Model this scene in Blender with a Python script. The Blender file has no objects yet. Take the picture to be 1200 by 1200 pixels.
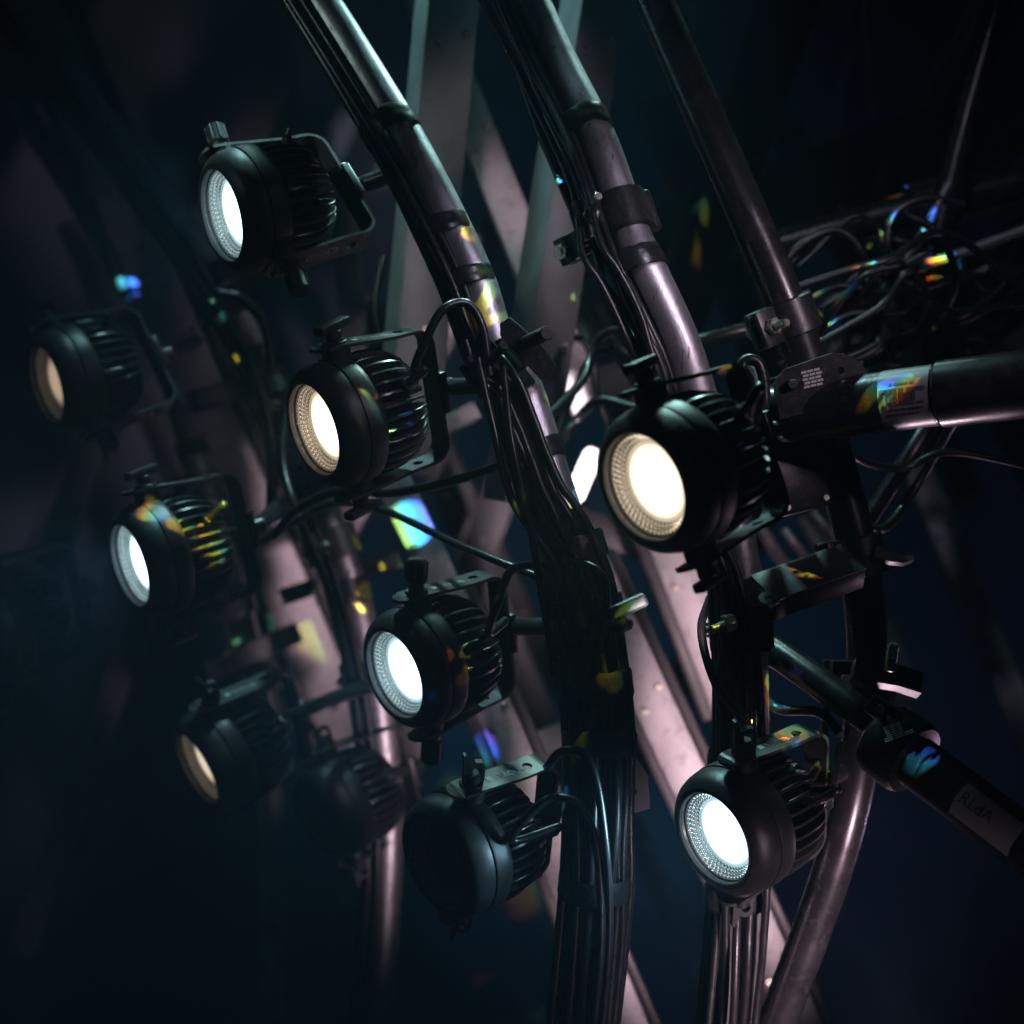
import bpy, bmesh, math, random
from mathutils import Vector, Matrix, noise as mnoise
R = math.radians
random.seed(7)
scene = bpy.context.scene
COL = scene.collection

# ------------------------------------------------------------------ camera, world, lights, exposure
CAM = Vector((0.0, 0.0, 4.0))
FOC = 2.5
cd = bpy.data.cameras.new('camera'); cam = bpy.data.objects.new('camera', cd); COL.objects.link(cam)
cam.location = CAM; cam.rotation_euler = (R(90), 0, 0)
cd.lens = 75; cd.sensor_width = 36; cd.clip_start = 0.05; cd.clip_end = 60
cd.dof.use_dof = True; cd.dof.focus_distance = 2.42; cd.dof.aperture_fstop = 3.0; cd.dof.aperture_blades = 0
scene.camera = cam
world = bpy.data.worlds.new('World'); scene.world = world; world.use_nodes = True
world.node_tree.nodes['Background'].inputs[0].default_value = (0.02, 0.05, 0.09, 1)
world.node_tree.nodes['Background'].inputs[1].default_value = 0.03
scene.view_settings.view_transform = 'Standard'; scene.view_settings.look = 'None'
scene.view_settings.exposure = 0; scene.view_settings.gamma = 1
scene.render.engine = 'CYCLES'
scene.cycles.use_denoising = True
scene.cycles.max_bounces = 6; scene.cycles.volume_bounces = 0; scene.cycles.transparent_max_bounces = 12
scene.cycles.sample_clamp_indirect = 3.0
scene.cycles.sample_clamp_direct = 0.0
scene.cycles.caustics_reflective = False; scene.cycles.caustics_refractive = False

def P(px, py, d=FOC):
    """photo position (pixels of the 1200 px picture) at a distance in metres along the view -> world point"""
    k = 0.001 * d / FOC
    return Vector(((px - 600) * k, d, 4.0 - (py - 600) * k))

def aim(o, target):
    o.rotation_euler = (Vector(target) - o.location).to_track_quat('-Z', 'Y').to_euler()

def area(name, loc, target, size, power, color, size_y=None):
    l = bpy.data.lights.new(name, 'AREA'); l.energy = power; l.color = color; l.size = size
    if size_y: l.shape = 'RECTANGLE'; l.size_y = size_y
    o = bpy.data.objects.new(name, l); COL.objects.link(o); o.location = loc; aim(o, target); return o

def spot(name, loc, target, deg, power, color, blend=0.5, radius=0.02):
    l = bpy.data.lights.new(name, 'SPOT'); l.energy = power; l.color = color; l.spot_size = R(deg); l.spot_blend = blend
    l.shadow_soft_size = radius
    o = bpy.data.objects.new(name, l); COL.objects.link(o); o.location = loc; aim(o, target); return o

# pink stage wash from low right in front, teal wash from above and behind, blue on the backdrop; mauve and rim spots are added for highlights
spot('pink_wash', (0.95, 1.1, 3.0), P(690, 850, 3.3), 21, 340, (1.0, 0.70, 0.79), 1.0, 0.10)
spot('pink_wash', (-0.1, 1.5, 5.3), P(612, 290, 3.35), 9, 45, (1.0, 0.70, 0.80), 1.0, 0.03)  # narrow spot added to tint one bar behind the middle pipe
spot('pink_wash', (1.2, 1.2, 4.6), P(300, 600, 3.7), 24, 62, (0.96, 0.72, 0.86), 1.0, 0.12)
spot('mauve_fill', (0.9, 1.0, 5.3), P(770, 345, 2.5), 13, 34, (0.84, 0.74, 1.0), 1.0, 0.08)  # this and the next spot are added to brighten the silver pipes
spot('mauve_fill', (1.0, 1.3, 5.0), P(575, 385, 2.5), 17, 34, (0.82, 0.78, 1.0), 1.0, 0.08)
spot('teal_wash', (-0.3, 3.1, 5.7), P(520, 520, 2.6), 56, 150, (0.42, 0.85, 0.88), 1.0, 0.06)
spot('teal_wash', (0.30, 3.3, 5.4), P(580, 490, 2.4), 34, 130, (0.45, 0.85, 0.78), 1.0, 0.12)  # added at the mirror angle for a teal highlight on the warm lamps
spot('teal_wash', (-1.3, 1.6, 4.9), P(570, 330, 3.1), 18, 60, (0.62, 0.86, 0.80), 1.0, 0.06)  # added to tint the leaning grey bars teal
spot('mauve_fill', (0.2, 1.2, 5.4), P(1070, 330, 3.0), 20, 30, (0.80, 0.76, 1.0), 1.0, 0.05)
spot('violet_wash', (2.0, 3.6, 3.0), P(1000, 700, 2.5), 50, 8, (0.80, 0.55, 0.85), 1.0, 0.04)
spot('rim_fill', (0.52, 3.05, 3.0), P(1060, 520, 2.4), 36, 26, (1.0, 0.70, 0.85), 1.0, 0.03)  # added below and behind for a pink highlight under the thick tube
spot('backdrop_wash', (0.9, 4.3, 1.6), (0.75, 6.7, 3.6), 60, 40, (0.12, 0.20, 0.42), 1.0, 0.2)
spot('backdrop_wash', (-0.3, 4.5, 1.8), (0.05, 6.7, 3.7), 44, 55, (0.05, 0.34, 0.50), 1.0, 0.2)

SPECTRUM = [(0.0, (0, 0, 0)), (0.10, (0.10, 0.05, 0.45)), (0.26, (0.03, 0.18, 1.0)), (0.42, (0.10, 0.75, 0.75)), (0.56, (0.45, 0.95, 0.12)), (0.68, (1.0, 0.85, 0.05)), (0.82, (1.0, 0.35, 0.02)), (0.94, (0.5, 0.05, 0.02)), (1.0, (0, 0, 0))]
def rainbow_spot(target, src, width_mm, power, turn=0.0, lo=0.0, hi=1.0, long=1.0, cut=0.47):
    """an unseen narrow spot added to throw a rainbow patch on what it is aimed at"""
    target = Vector(target); src = Vector(src); dist = (target - src).length
    half = width_mm * 0.001 / 2 / dist
    o = spot('rainbow_patch_spot', src, target, 2 * math.degrees(math.atan(half * max(1.0, long))) + 0.4, power * dist * dist, (1, 1, 1), 0.5, 0.001)
    o.rotation_euler = (target - src).to_track_quat('-Z', 'Y').to_matrix().to_4x4().__matmul__(Matrix.Rotation(R(turn), 4, 'Z')).to_euler()
    l = o.data; l.use_nodes = True; nt = l.node_tree; em = nt.nodes['Emission']
    tc = nt.nodes.new('ShaderNodeTexCoord'); sx = nt.nodes.new('ShaderNodeSeparateXYZ'); nt.links.new(tc.outputs['Normal'], sx.inputs[0])
    dv = nt.nodes.new('ShaderNodeMath'); dv.operation = 'DIVIDE'; nt.links.new(sx.outputs['X'], dv.inputs[0]); nt.links.new(sx.outputs['Z'], dv.inputs[1])
    mr = nt.nodes.new('ShaderNodeMapRange'); mr.inputs['From Min'].default_value = -half; mr.inputs['From Max'].default_value = half
    mr.inputs['To Min'].default_value = lo; mr.inputs['To Max'].default_value = hi; nt.links.new(dv.outputs[0], mr.inputs['Value'])
    cr = nt.nodes.new('ShaderNodeValToRGB'); el = cr.color_ramp.elements
    el[0].position = 0; el[0].color = (0, 0, 0, 1); el[1].position = 1; el[1].color = (0, 0, 0, 1)
    for p, c in SPECTRUM[1:-1]: e = el.new(p); e.color = (*c, 1)
    nt.links.new(mr.outputs[0], cr.inputs[0])
    # a noise mask breaks the beam up and softens its edges
    vs = nt.nodes.new('ShaderNodeVectorMath'); vs.operation = 'MULTIPLY'; vs.inputs[1].default_value = (0.7 / half, 1.5 / half, 0.7 / half); nt.links.new(tc.outputs['Normal'], vs.inputs[0])
    ns = nt.nodes.new('ShaderNodeTexNoise'); ns.noise_dimensions = '4D'; ns.inputs['W'].default_value = target.x * 37 + target.z * 11; ns.inputs['Scale'].default_value = 1.0; ns.inputs['Detail'].default_value = 1.0
    nt.links.new(vs.outputs[0], ns.inputs['Vector'])
    nm = nt.nodes.new('ShaderNodeMapRange'); nm.interpolation_type = 'SMOOTHSTEP'; nm.inputs['From Min'].default_value = cut; nm.inputs['From Max'].default_value = cut + 0.08; nt.links.new(ns.outputs['Fac'], nm.inputs['Value'])
    nt.links.new(cr.outputs[0], em.inputs['Color']); nt.links.new(nm.outputs[0], em.inputs['Strength'])
    return o

# ------------------------------------------------------------------ materials
MATS = {}
def mat(name, base, rough=0.5, metal=0.0, var=0.0, vscale=40, bump=0.0, bscale=300, spec=0.5, coat=0.0, stretch=(1, 1, 1), wear=0.0, wearcol=(0.3, 0.3, 0.32), scratch=False):
    m = bpy.data.materials.new(name); m.use_nodes = True; nt = m.node_tree; b = nt.nodes['Principled BSDF']
    b.inputs['Roughness'].default_value = rough; b.inputs['Metallic'].default_value = metal
    b.inputs['Specular IOR Level'].default_value = spec; b.inputs['Coat Weight'].default_value = coat
    b.inputs['Base Color'].default_value = (*base, 1)
    tc = nt.nodes.new('ShaderNodeTexCoord'); mp = nt.nodes.new('ShaderNodeMapping'); mp.inputs['Scale'].default_value = stretch
    nt.links.new(tc.outputs['Object'], mp.inputs[0])
    if var > 0:
        n = nt.nodes.new('ShaderNodeTexNoise'); n.inputs['Scale'].default_value = vscale; n.inputs['Detail'].default_value = 6
        nt.links.new(mp.outputs[0], n.inputs['Vector'])
        mx = nt.nodes.new('ShaderNodeMix'); mx.data_type = 'RGBA'
        mx.inputs[6].default_value = (*[c * (1 - var) for c in base], 1); mx.inputs[7].default_value = (*[min(1, c * (1 + var)) for c in base], 1)
        nt.links.new(n.outputs['Fac'], mx.inputs[0]); out = mx.outputs[2]
        if wear > 0:
            w = nt.nodes.new('ShaderNodeTexNoise'); w.inputs['Scale'].default_value = vscale * 2.3; w.inputs['Detail'].default_value = 8; w.inputs['Roughness'].default_value = 0.75
            nt.links.new(mp.outputs[0], w.inputs['Vector'])
            rp = nt.nodes.new('ShaderNodeMapRange'); rp.inputs['From Min'].default_value = 0.52; rp.inputs['From Max'].default_value = 0.64; rp.inputs['To Max'].default_value = wear
            nt.links.new(w.outputs['Fac'], rp.inputs['Value'])
            m2 = nt.nodes.new('ShaderNodeMix'); m2.data_type = 'RGBA'; m2.inputs[7].default_value = (*wearcol, 1)
            nt.links.new(rp.outputs[0], m2.inputs[0]); nt.links.new(out, m2.inputs[6]); out = m2.outputs[2]
        if scratch:   # fine handling scratches and dark nicks
            mp2 = nt.nodes.new('ShaderNodeMapping'); mp2.inputs['Scale'].default_value = (9, 3, 1.2); mp2.inputs['Rotation'].default_value = (0.5, 0.3, 0.6); nt.links.new(tc.outputs['Object'], mp2.inputs[0])
            ns = nt.nodes.new('ShaderNodeTexNoise'); ns.inputs['Scale'].default_value = 26; ns.inputs['Detail'].default_value = 4; nt.links.new(mp2.outputs[0], ns.inputs['Vector'])
            rs = nt.nodes.new('ShaderNodeMapRange'); rs.inputs['From Min'].default_value = 0.66; rs.inputs['From Max'].default_value = 0.70; rs.inputs['To Max'].default_value = 0.75; nt.links.new(ns.outputs['Fac'], rs.inputs['Value'])
            m3 = nt.nodes.new('ShaderNodeMix'); m3.data_type = 'RGBA'; m3.inputs[7].default_value = (0.05, 0.045, 0.05, 1)
            nt.links.new(rs.outputs[0], m3.inputs[0]); nt.links.new(out, m3.inputs[6]); out = m3.outputs[2]
        nt.links.new(out, b.inputs['Base Color'])
        mr = nt.nodes.new('ShaderNodeMapRange'); mr.inputs['To Min'].default_value = max(0.05, rough - 0.12); mr.inputs['To Max'].default_value = min(1, rough + 0.12)
        nt.links.new(n.outputs['Fac'], mr.inputs['Value']); nt.links.new(mr.outputs[0], b.inputs['Roughness'])
    if bump > 0:
        n2 = nt.nodes.new('ShaderNodeTexNoise'); n2.inputs['Scale'].default_value = bscale; n2.inputs['Detail'].default_value = 3
        nt.links.new(mp.outputs[0], n2.inputs['Vector'])
        bp = nt.nodes.new('ShaderNodeBump'); bp.inputs['Strength'].default_value = bump; bp.inputs['Distance'].default_value = 0.001
        nt.links.new(n2.outputs['Fac'], bp.inputs['Height']); nt.links.new(bp.outputs[0], b.inputs['Normal'])
    MATS[name] = m; return m

mat('lamp_black', (0.018, 0.018, 0.020), 0.42, 0.0, 0.35, 60, 0.25, 900, wear=0.35, wearcol=(0.05, 0.05, 0.05))
mat('fin_black', (0.020, 0.020, 0.022), 0.30, 0.0, 0.15, 30)
mat('yoke_black', (0.022, 0.023, 0.023), 0.40, 0.0, 0.4, 50, 0.2, 700, wear=0.35, wearcol=(0.10, 0.10, 0.10))
mat('knob_black', (0.014, 0.014, 0.015), 0.45, 0, 0.3, 90, 0.3, 500)
mat('cable_black', (0.010, 0.010, 0.011), 0.32, 0, 0.4, 60, 0.2, 400)
mat('tape_black', (0.014, 0.014, 0.015), 0.30, 0, 0.4, 90, 0.6, 120)
mat('pipe_black', (0.015, 0.014, 0.016), 0.28, 0.2, 0.4, 25, 0.1, 300, wear=0.25, wearcol=(0.08, 0.075, 0.08))
mat('clamp_black', (0.016, 0.016, 0.017), 0.33, 0.1, 0.4, 70, 0.2, 500, wear=0.4, wearcol=(0.11, 0.11, 0.11))
mat('clamp_grey', (0.09, 0.10, 0.10), 0.42, 0.4, 0.3, 60, 0.15, 500, wear=0.4, wearcol=(0.03, 0.03, 0.03))
mat('aluminium_pipe', (0.44, 0.42, 0.45), 0.42, 0.85, 0.30, 34, 0.30, 420, stretch=(1, 1, 0.45), wear=0.7, wearcol=(0.15, 0.14, 0.15), scratch=True)
mat('aluminium_bar', (0.42, 0.40, 0.41), 0.5, 0.5, 0.30, 16, 0.25, 200, wear=0.6, wearcol=(0.20, 0.18, 0.19), scratch=True)
mat('steel_bar_grey', (0.16, 0.17, 0.175), 0.5, 0.3, 0.3, 16, 0.15, 200, wear=0.3, wearcol=(0.07, 0.07, 0.07))
mat('dark_bar', (0.03, 0.028, 0.03), 0.45, 0.1, 0.3, 20, 0.1, 200)
mat('white_paint', (0.78, 0.76, 0.76), 0.45, 0, 0.06, 30)
mat('zinc', (0.62, 0.60, 0.50), 0.28, 1.0, 0.25, 80, 0.1, 400)
mat('reflector', (0.80, 0.79, 0.78), 0.12, 0.9, 0.05, 50)
mat('baffle', (0.22, 0.22, 0.225), 0.30, 0.4, 0.2, 80)
mat('print_grey', (0.42, 0.43, 0.43), 0.6)
mat('label_film', (0.13, 0.135, 0.14), 0.35, 0, 0.15, 60)
mat('label_ink', (0.04, 0.04, 0.045), 0.5)
mat('curtain', (0.10, 0.12, 0.16), 0.9, 0, 0.3, 3, 0.3, 60)

def emit(name, col, strength, edge=0.10):
    """light source lens: brightest in the middle, weaker to its rim (radius 41 mm about the lamp axis)"""
    m = bpy.data.materials.new(name); m.use_nodes = True; nt = m.node_tree; b = nt.nodes['Principled BSDF']
    b.inputs['Base Color'].default_value = (0.6, 0.6, 0.6, 1)
    tc = nt.nodes.new('ShaderNodeTexCoord'); mp = nt.nodes.new('ShaderNodeMapping'); mp.inputs['Scale'].default_value = (0, 1, 1)
    nt.links.new(tc.outputs['Object'], mp.inputs[0])
    ln = nt.nodes.new('ShaderNodeVectorMath'); ln.operation = 'LENGTH'; nt.links.new(mp.outputs[0], ln.inputs[0])
    mr = nt.nodes.new('ShaderNodeMapRange'); mr.interpolation_type = 'SMOOTHSTEP'; mr.inputs['From Min'].default_value = 0.018; mr.inputs['From Max'].default_value = 0.0435
    mr.inputs['To Min'].default_value = strength; mr.inputs['To Max'].default_value = strength * edge
    nt.links.new(ln.outputs['Value'], mr.inputs['Value'])
    wv = nt.nodes.new('ShaderNodeTexWave'); wv.wave_type = 'RINGS'; wv.rings_direction = 'X'; wv.inputs['Scale'].default_value = 55; wv.inputs['Distortion'].default_value = 0.3
    nt.links.new(tc.outputs['Object'], wv.inputs['Vector'])
    wm = nt.nodes.new('ShaderNodeMapRange'); wm.inputs['To Min'].default_value = 0.8; wm.inputs['To Max'].default_value = 1.1; nt.links.new(wv.outputs['Fac'], wm.inputs['Value'])
    mu = nt.nodes.new('ShaderNodeMath'); mu.operation = 'MULTIPLY'; nt.links.new(mr.outputs[0], mu.inputs[0]); nt.links.new(wm.outputs[0], mu.inputs[1])
    b.inputs['Emission Color'].default_value = (*col, 1); nt.links.new(mu.outputs[0], b.inputs['Emission Strength'])
    MATS[name] = m
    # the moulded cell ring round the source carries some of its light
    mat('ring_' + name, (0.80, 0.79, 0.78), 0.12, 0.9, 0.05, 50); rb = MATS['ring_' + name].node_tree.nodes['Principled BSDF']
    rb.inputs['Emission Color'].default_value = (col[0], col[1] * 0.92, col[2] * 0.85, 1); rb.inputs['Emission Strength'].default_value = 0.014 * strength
emit('led_cool', (0.62, 0.90, 1.0), 7.0)
emit('led_warm', (1.0, 0.79, 0.57), 6.0)
emit('led_warm_dim', (1.0, 0.78, 0.58), 1.2)
emit('led_warm_faint', (1.0, 0.72, 0.50), 0.6)
mat('led_off', (0.05, 0.05, 0.05), 0.3); mat('ring_led_off', (0.5, 0.5, 0.5), 0.2, 0.9)
g = bpy.data.materials.new('front_glass'); g.use_nodes = True; nt = g.node_tree; nt.nodes.clear()
o_ = nt.nodes.new('ShaderNodeOutputMaterial'); t_ = nt.nodes.new('ShaderNodeBsdfTransparent'); t_.inputs[0].default_value = (0.95, 0.97, 0.97, 1)
gl = nt.nodes.new('ShaderNodeBsdfGlossy'); gl.inputs['Roughness'].default_value = 0.06
lw = nt.nodes.new('ShaderNodeLayerWeight'); lw.inputs['Blend'].default_value = 0.5
fr = nt.nodes.new('ShaderNodeMath'); fr.operation = 'POWER'; fr.inputs[1].default_value = 5.0; nt.links.new(lw.outputs['Facing'], fr.inputs[0])
fr = nt.nodes.new('ShaderNodeMapRange'); fr.inputs['To Min'].default_value = 0.03; fr.inputs['To Max'].default_value = 0.5; nt.links.new(nt.nodes['Math'].outputs[0], fr.inputs['Value'])
mx = nt.nodes.new('ShaderNodeMixShader'); nt.links.new(fr.outputs[0], mx.inputs[0]); nt.links.new(t_.outputs[0], mx.inputs[1]); nt.links.new(gl.outputs[0], mx.inputs[2]); nt.links.new(mx.outputs[0], o_.inputs[0])
MATS['front_glass'] = g

# ------------------------------------------------------------------ mesh helpers (all in metres)
def make(name, vf, m, parent=None, smooth=35, matrix=None):
    me = vf if isinstance(vf, bpy.types.Mesh) else mesh_of(name, vf, m, smooth)
    o = bpy.data.objects.new(name, me); COL.objects.link(o)
    if parent is not None: o.parent = parent
    if matrix is not None: o.matrix_basis = matrix
    return o
def mesh_of(name, vf, m, smooth=35):
    me = bpy.data.meshes.new(name); me.from_pydata([tuple(v) for v in vf[0]], [], vf[1]); me.validate(); me.update()
    bm = bmesh.new(); bm.from_mesh(me); bmesh.ops.recalc_face_normals(bm, faces=bm.faces); bm.to_mesh(me); bm.free()
    me.materials.append(MATS[m])
    if smooth:
        me.shade_smooth(); me.set_sharp_from_angle(angle=R(smooth))
    return me
def tag(o, label, cat, group=None, kind=None):
    if label: o['label'] = label
    if cat: o['category'] = cat
    if group: o['group'] = group
    if kind: o['kind'] = kind
    return o
def empty(name, loc, label, cat, group=None):
    e = bpy.data.objects.new(name, None); COL.objects.link(e); e.location = loc; e.empty_display_size = 0.05
    return tag(e, label, cat, group)
def join(*vfs):
    V, F = [], []
    for v, f in vfs:
        n = len(V); V += list(v); F += [tuple(i + n for i in q) for q in f]
    return V, F
def xf(vf, M): return [M @ Vector(v) for v in vf[0]], vf[1]

def lathe(prof, n=64, axis='X', closed=False):
    """profile of (s, r) turned about the X axis"""
    V, F = [], []
    for s, r in prof:
        for k in range(n):
            a = 2 * math.pi * k / n; V.append((s, r * math.cos(a), r * math.sin(a)))
    m = len(prof); rng = m if closed else m - 1
    for i in range(rng):
        j = (i + 1) % m
        for k in range(n):
            l = (k + 1) % n; F.append((i * n + k, j * n + k, j * n + l, i * n + l))
    return V, F
def cyl(p0, p1, r, n=20, cap=True, r1=None, bev=0.0):
    p0, p1 = Vector(p0), Vector(p1); d = p1 - p0; L = d.length
    q = d.to_track_quat('X', 'Z').to_matrix().to_4x4(); q.translation = p0
    r1 = r if r1 is None else r1
    pr = [(0, r - bev), (bev, r), (L - bev, r1), (L, r1 - bev)] if bev else [(0, r), (L, r1)]
    V, F = lathe(pr, n)
    if cap:
        F.append(tuple(range(n))); F.append(tuple(range(len(V) - n, len(V))))
    return xf((V, F), q)
def box(c, half, rot=None, bev=0.0, seg=1):
    bm = bmesh.new(); bmesh.ops.create_cube(bm, size=2)
    for v in bm.verts: v.co = Vector((v.co.x * half[0], v.co.y * half[1], v.co.z * half[2]))
    if bev: bmesh.ops.bevel(bm, geom=list(bm.edges), offset=bev, segments=seg, affect='EDGES', profile=0.5)
    bm.verts.index_update()
    V = [v.co.copy() for v in bm.verts]; F = [tuple(v.index for v in f.verts) for f in bm.faces]; bm.free()
    M = (rot.to_4x4() if rot is not None else Matrix.Identity(4)); M.translation = Vector(c)
    return xf((V, F), M)
def beam(p0, p1, w, t, roll_ref=Vector((0, -1, 0)), bev=0.003):
    """box section from p0 to p1: w wide across the view, t deep along roll_ref"""
    p0, p1 = Vector(p0), Vector(p1); x = (p1 - p0).normalized(); y = roll_ref - x * roll_ref.dot(x); y.normalize(); z = x.cross(y)
    M = Matrix((x, y, z)).transposed()
    return box((p0 + p1) / 2, ((p1 - p0).length / 2, t / 2, w / 2), M, bev, 2)
def spline(pts, per=10):
    pts = [Vector(p) for p in pts]
    if len(pts) == 2: return [pts[0].lerp(pts[1], i / per) for i in range(per + 1)]
    ext = [2 * pts[0] - pts[1]] + pts + [2 * pts[-1] - pts[-2]]; out = []
    for i in range(1, len(ext) - 2):
        a, b, c, d = ext[i - 1:i + 3]
        for k in range(per):
            t = k / per; out.append(0.5 * ((2 * b) + (c - a) * t + (2 * a - 5 * b + 4 * c - d) * t * t + (3 * b - a - 3 * c + d) * t ** 3))
    out.append(pts[-1]); return out
def frames(path):
    T = []
    for i in range(len(path)):
        a = path[max(0, i - 1)]; b = path[min(len(path) - 1, i + 1)]; T.append((b - a).normalized())
    ref = Vector((0, -1, 0)); out = []
    for t in T:
        f = ref - t * ref.dot(t)
        if f.length < 1e-3: f = Vector((0, 0, 1)) - t * t.z
        f.normalize(); out.append((t, t.cross(f).normalized(), f))
    return out
def tube(path, r, n=12, cap=True, wob=0.0, seed=0.0):
    fr = frames(path); V, F = [], []
    for i, (p, (t, s, f)) in enumerate(zip(path, fr)):
        rr = r(i / (len(path) - 1)) if callable(r) else r
        for k in range(n):
            a = 2 * math.pi * k / n
            w = 1 + (wob * mnoise.noise(Vector((math.cos(a) * 2 + seed, math.sin(a) * 2, i * 0.35))) if wob else 0)
            V.append(p + (s * math.cos(a) + f * math.sin(a)) * rr * w)
    m = len(path)
    for i in range(m - 1):
        for k in range(n):
            l = (k + 1) % n; F.append((i * n + k, i * n + l, (i + 1) * n + l, (i + 1) * n + k))
    if cap: F.append(tuple(range(n))); F.append(tuple(range((m - 1) * n, m * n)))
    return V, F
def plate(outline, t, hole=None, hn=16):
    """flat plate in XZ (y = 0 .. t), outline list of (x, z); hole (x, z, r) cut through with a bridged ring"""
    bm = bmesh.new()
    def ring(pts, y): return [bm.verts.new((x, y, z)) for x, z in pts]
    edges = []
    loops = [ring(outline, 0)]
    if hole: loops.append(ring([(hole[0] + hole[2] * math.cos(2 * math.pi * k / hn), hole[1] + hole[2] * math.sin(2 * math.pi * k / hn)) for k in range(hn)], 0))
    for L in loops:
        for i in range(len(L)): edges.append(bm.edges.new((L[i], L[(i + 1) % len(L)])))
    bmesh.ops.triangle_fill(bm, use_beauty=True, use_dissolve=False, edges=edges)
    r = bmesh.ops.extrude_face_region(bm, geom=list(bm.faces))
    for e in r['geom']:
        if isinstance(e, bmesh.types.BMVert): e.co.y += t
    bm.verts.index_update()
    V = [v.co.copy() for v in bm.verts]; F = [tuple(v.index for v in f.verts) for f in bm.faces]; bm.free(); return V, F
def rounded(w, h, r, n=5):
    out = []
    for cx, cz, a0 in ((w - r, h - r, 0), (-w + r, h - r, 90), (-w + r, -h + r, 180), (w - r, -h + r, 270)):
        for k in range(n + 1):
            a = R(a0 + 90 * k / n); out.append((cx + r * math.cos(a), cz + r * math.sin(a)))
    return out
TXT = {}
def text_vf(s, size):
    if (s, size) in TXT: return TXT[(s, size)]
    c = bpy.data.curves.new('print', 'FONT'); c.body = s; c.size = size; c.extrude = 0.0001; c.resolution_u = 3
    o = bpy.data.objects.new('print_source', c); COL.objects.link(o)
    bpy.context.view_layer.update()
    me = bpy.data.meshes.new_from_object(o.evaluated_get(bpy.context.evaluated_depsgraph_get()))
    vf = ([v.co.copy() for v in me.vertices], [tuple(p.vertices) for p in me.polygons])
    bpy.data.objects.remove(o); bpy.data.curves.remove(c); bpy.data.meshes.remove(me)
    TXT[(s, size)] = vf; return vf

# ------------------------------------------------------------------ backdrop (setting)
V, F = [], []
nx, nz = 140, 8
for j in range(nz + 1):
    for i in range(nx + 1):
        x = -5 + 10 * i / nx; z = 0.3 + 7.4 * j / nz
        V.append((x, 6.8 + 0.06 * math.sin(x * 9 + 0.6 * math.sin(x * 2.3)) + 0.03 * math.sin(x * 23 + z), z))
for j in range(nz):
    for i in range(nx):
        a = j * (nx + 1) + i; F.append((a, a + 1, a + nx + 2, a + nx + 1))
bd = make('backdrop', (V, F), 'curtain', smooth=60); bd['kind'] = 'structure'
sm = bd.modifiers.new('thickness', 'SOLIDIFY'); sm.thickness = 0.006

# ------------------------------------------------------------------ pipes with cables and tape
def world_path(pts, per=10): return spline([P(*p) for p in pts], per)
def along(path, y_px):
    """index on a path where it crosses a photo height"""
    best, bi = 1e9, 0
    for i, p in enumerate(path):
        yy = 600 + (4.0 - p.z) * FOC / p.y * 1000
        if abs(yy - y_px) < best: best, bi = abs(yy - y_px), i
    return bi
def pipe(name, pts, rad, m, label, group=None, per=12):
    path = world_path(pts, per)
    o = make(name, tube(path, rad, 32, True), m, smooth=50)
    tag(o, label, 'pipe', group); return o, path
def band(path, y0, rx, ry, off, parent, length=0.03, m='tape_black', name='tape_band', seed=0.0):
    i = along(path, y0); t, s, f = frames(path)[i]; c = path[i] + s * off[0] + f * off[1]
    V, F = [], []; n = 40; m_ = 7
    for j in range(m_):
        q = (j / (m_ - 1) - 0.5) * length
        for k in range(n):
            a = 2 * math.pi * k / n
            w = 1 + 0.03 * mnoise.noise(Vector((math.cos(a) * 3 + seed, math.sin(a) * 3, q * 160 + seed)))
            edge = 0.97 if j in (0, m_ - 1) else 1.0
            qq = q + (0.004 * mnoise.noise(Vector((k * 0.3, seed, 2.2))) if j in (0, m_ - 1) else 0)
            V.append(c + t * qq + (s * math.cos(a) * rx + f * math.sin(a) * ry) * w * edge)
    for j in range(m_ - 1):
        for k in range(n):
            l = (k + 1) % n; F.append((j * n + k, j * n + l, (j + 1) * n + l, (j + 1) * n + k))
    return make(name, (V, F), m, parent, smooth=60)
def cable_on(path, i0, i1, r_off, a0, a1, r, label, group, seed, name='cable', spread=0.006, first=None, last=None):
    fr = frames(path); pts = []; N = 26
    for k in range(N + 1):
        u = k / N; i = min(len(path) - 1, int(round(i0 + (i1 - i0) * u))); t, s, f = fr[i]
        a = R(a0 + (a1 - a0) * u + 14 * mnoise.noise(Vector((seed, u * 4, 0.3))))
        ro = r_off + spread * mnoise.noise(Vector((seed + 9, u * 5, 1.7)))
        pts.append(path[i] + s * math.cos(a) * ro + f * math.sin(a) * ro)
    if first: pts = [Vector(p) for p in first] + pts
    if last: pts = pts + [Vector(p) for p in last]
    o = make(name, tube(spline(pts, 4), r, 10, True), 'cable_black', smooth=60)
    return tag(o, label, 'cable', group)

p1, path1 = pipe('curved_pipe', [(330, -70, 2.66), (412, 60, 2.62), (470, 155, 2.58), (514, 237, 2.55), (556, 327, 2.53), (580, 400, 2.52), (612, 455, 2.51), (651, 580, 2.5), (676, 650, 2.5), (697, 760, 2.5), (706, 860, 2.5), (705, 963, 2.5), (697, 1080, 2.52), (680, 1260, 2.56)],
                 0.0242, 'aluminium_pipe', 'silver curved pipe with black cables strapped to it, running down the middle')
p2, path2 = pipe('curved_pipe', [(590, -70, 2.7), (648, 60, 2.64), (700, 165, 2.58), (736, 267, 2.54), (758, 317, 2.52), (796, 400, 2.52), (820, 475, 2.53), (846, 560, 2.54), (862, 630, 2.54), (871, 700, 2.54), (877, 800, 2.54), (876, 963, 2.55), (868, 1090, 2.58), (850, 1260, 2.62)],
                 0.0242, 'aluminium_pipe', 'scuffed silver curved pipe passing behind the brightest warm lamp')
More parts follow.
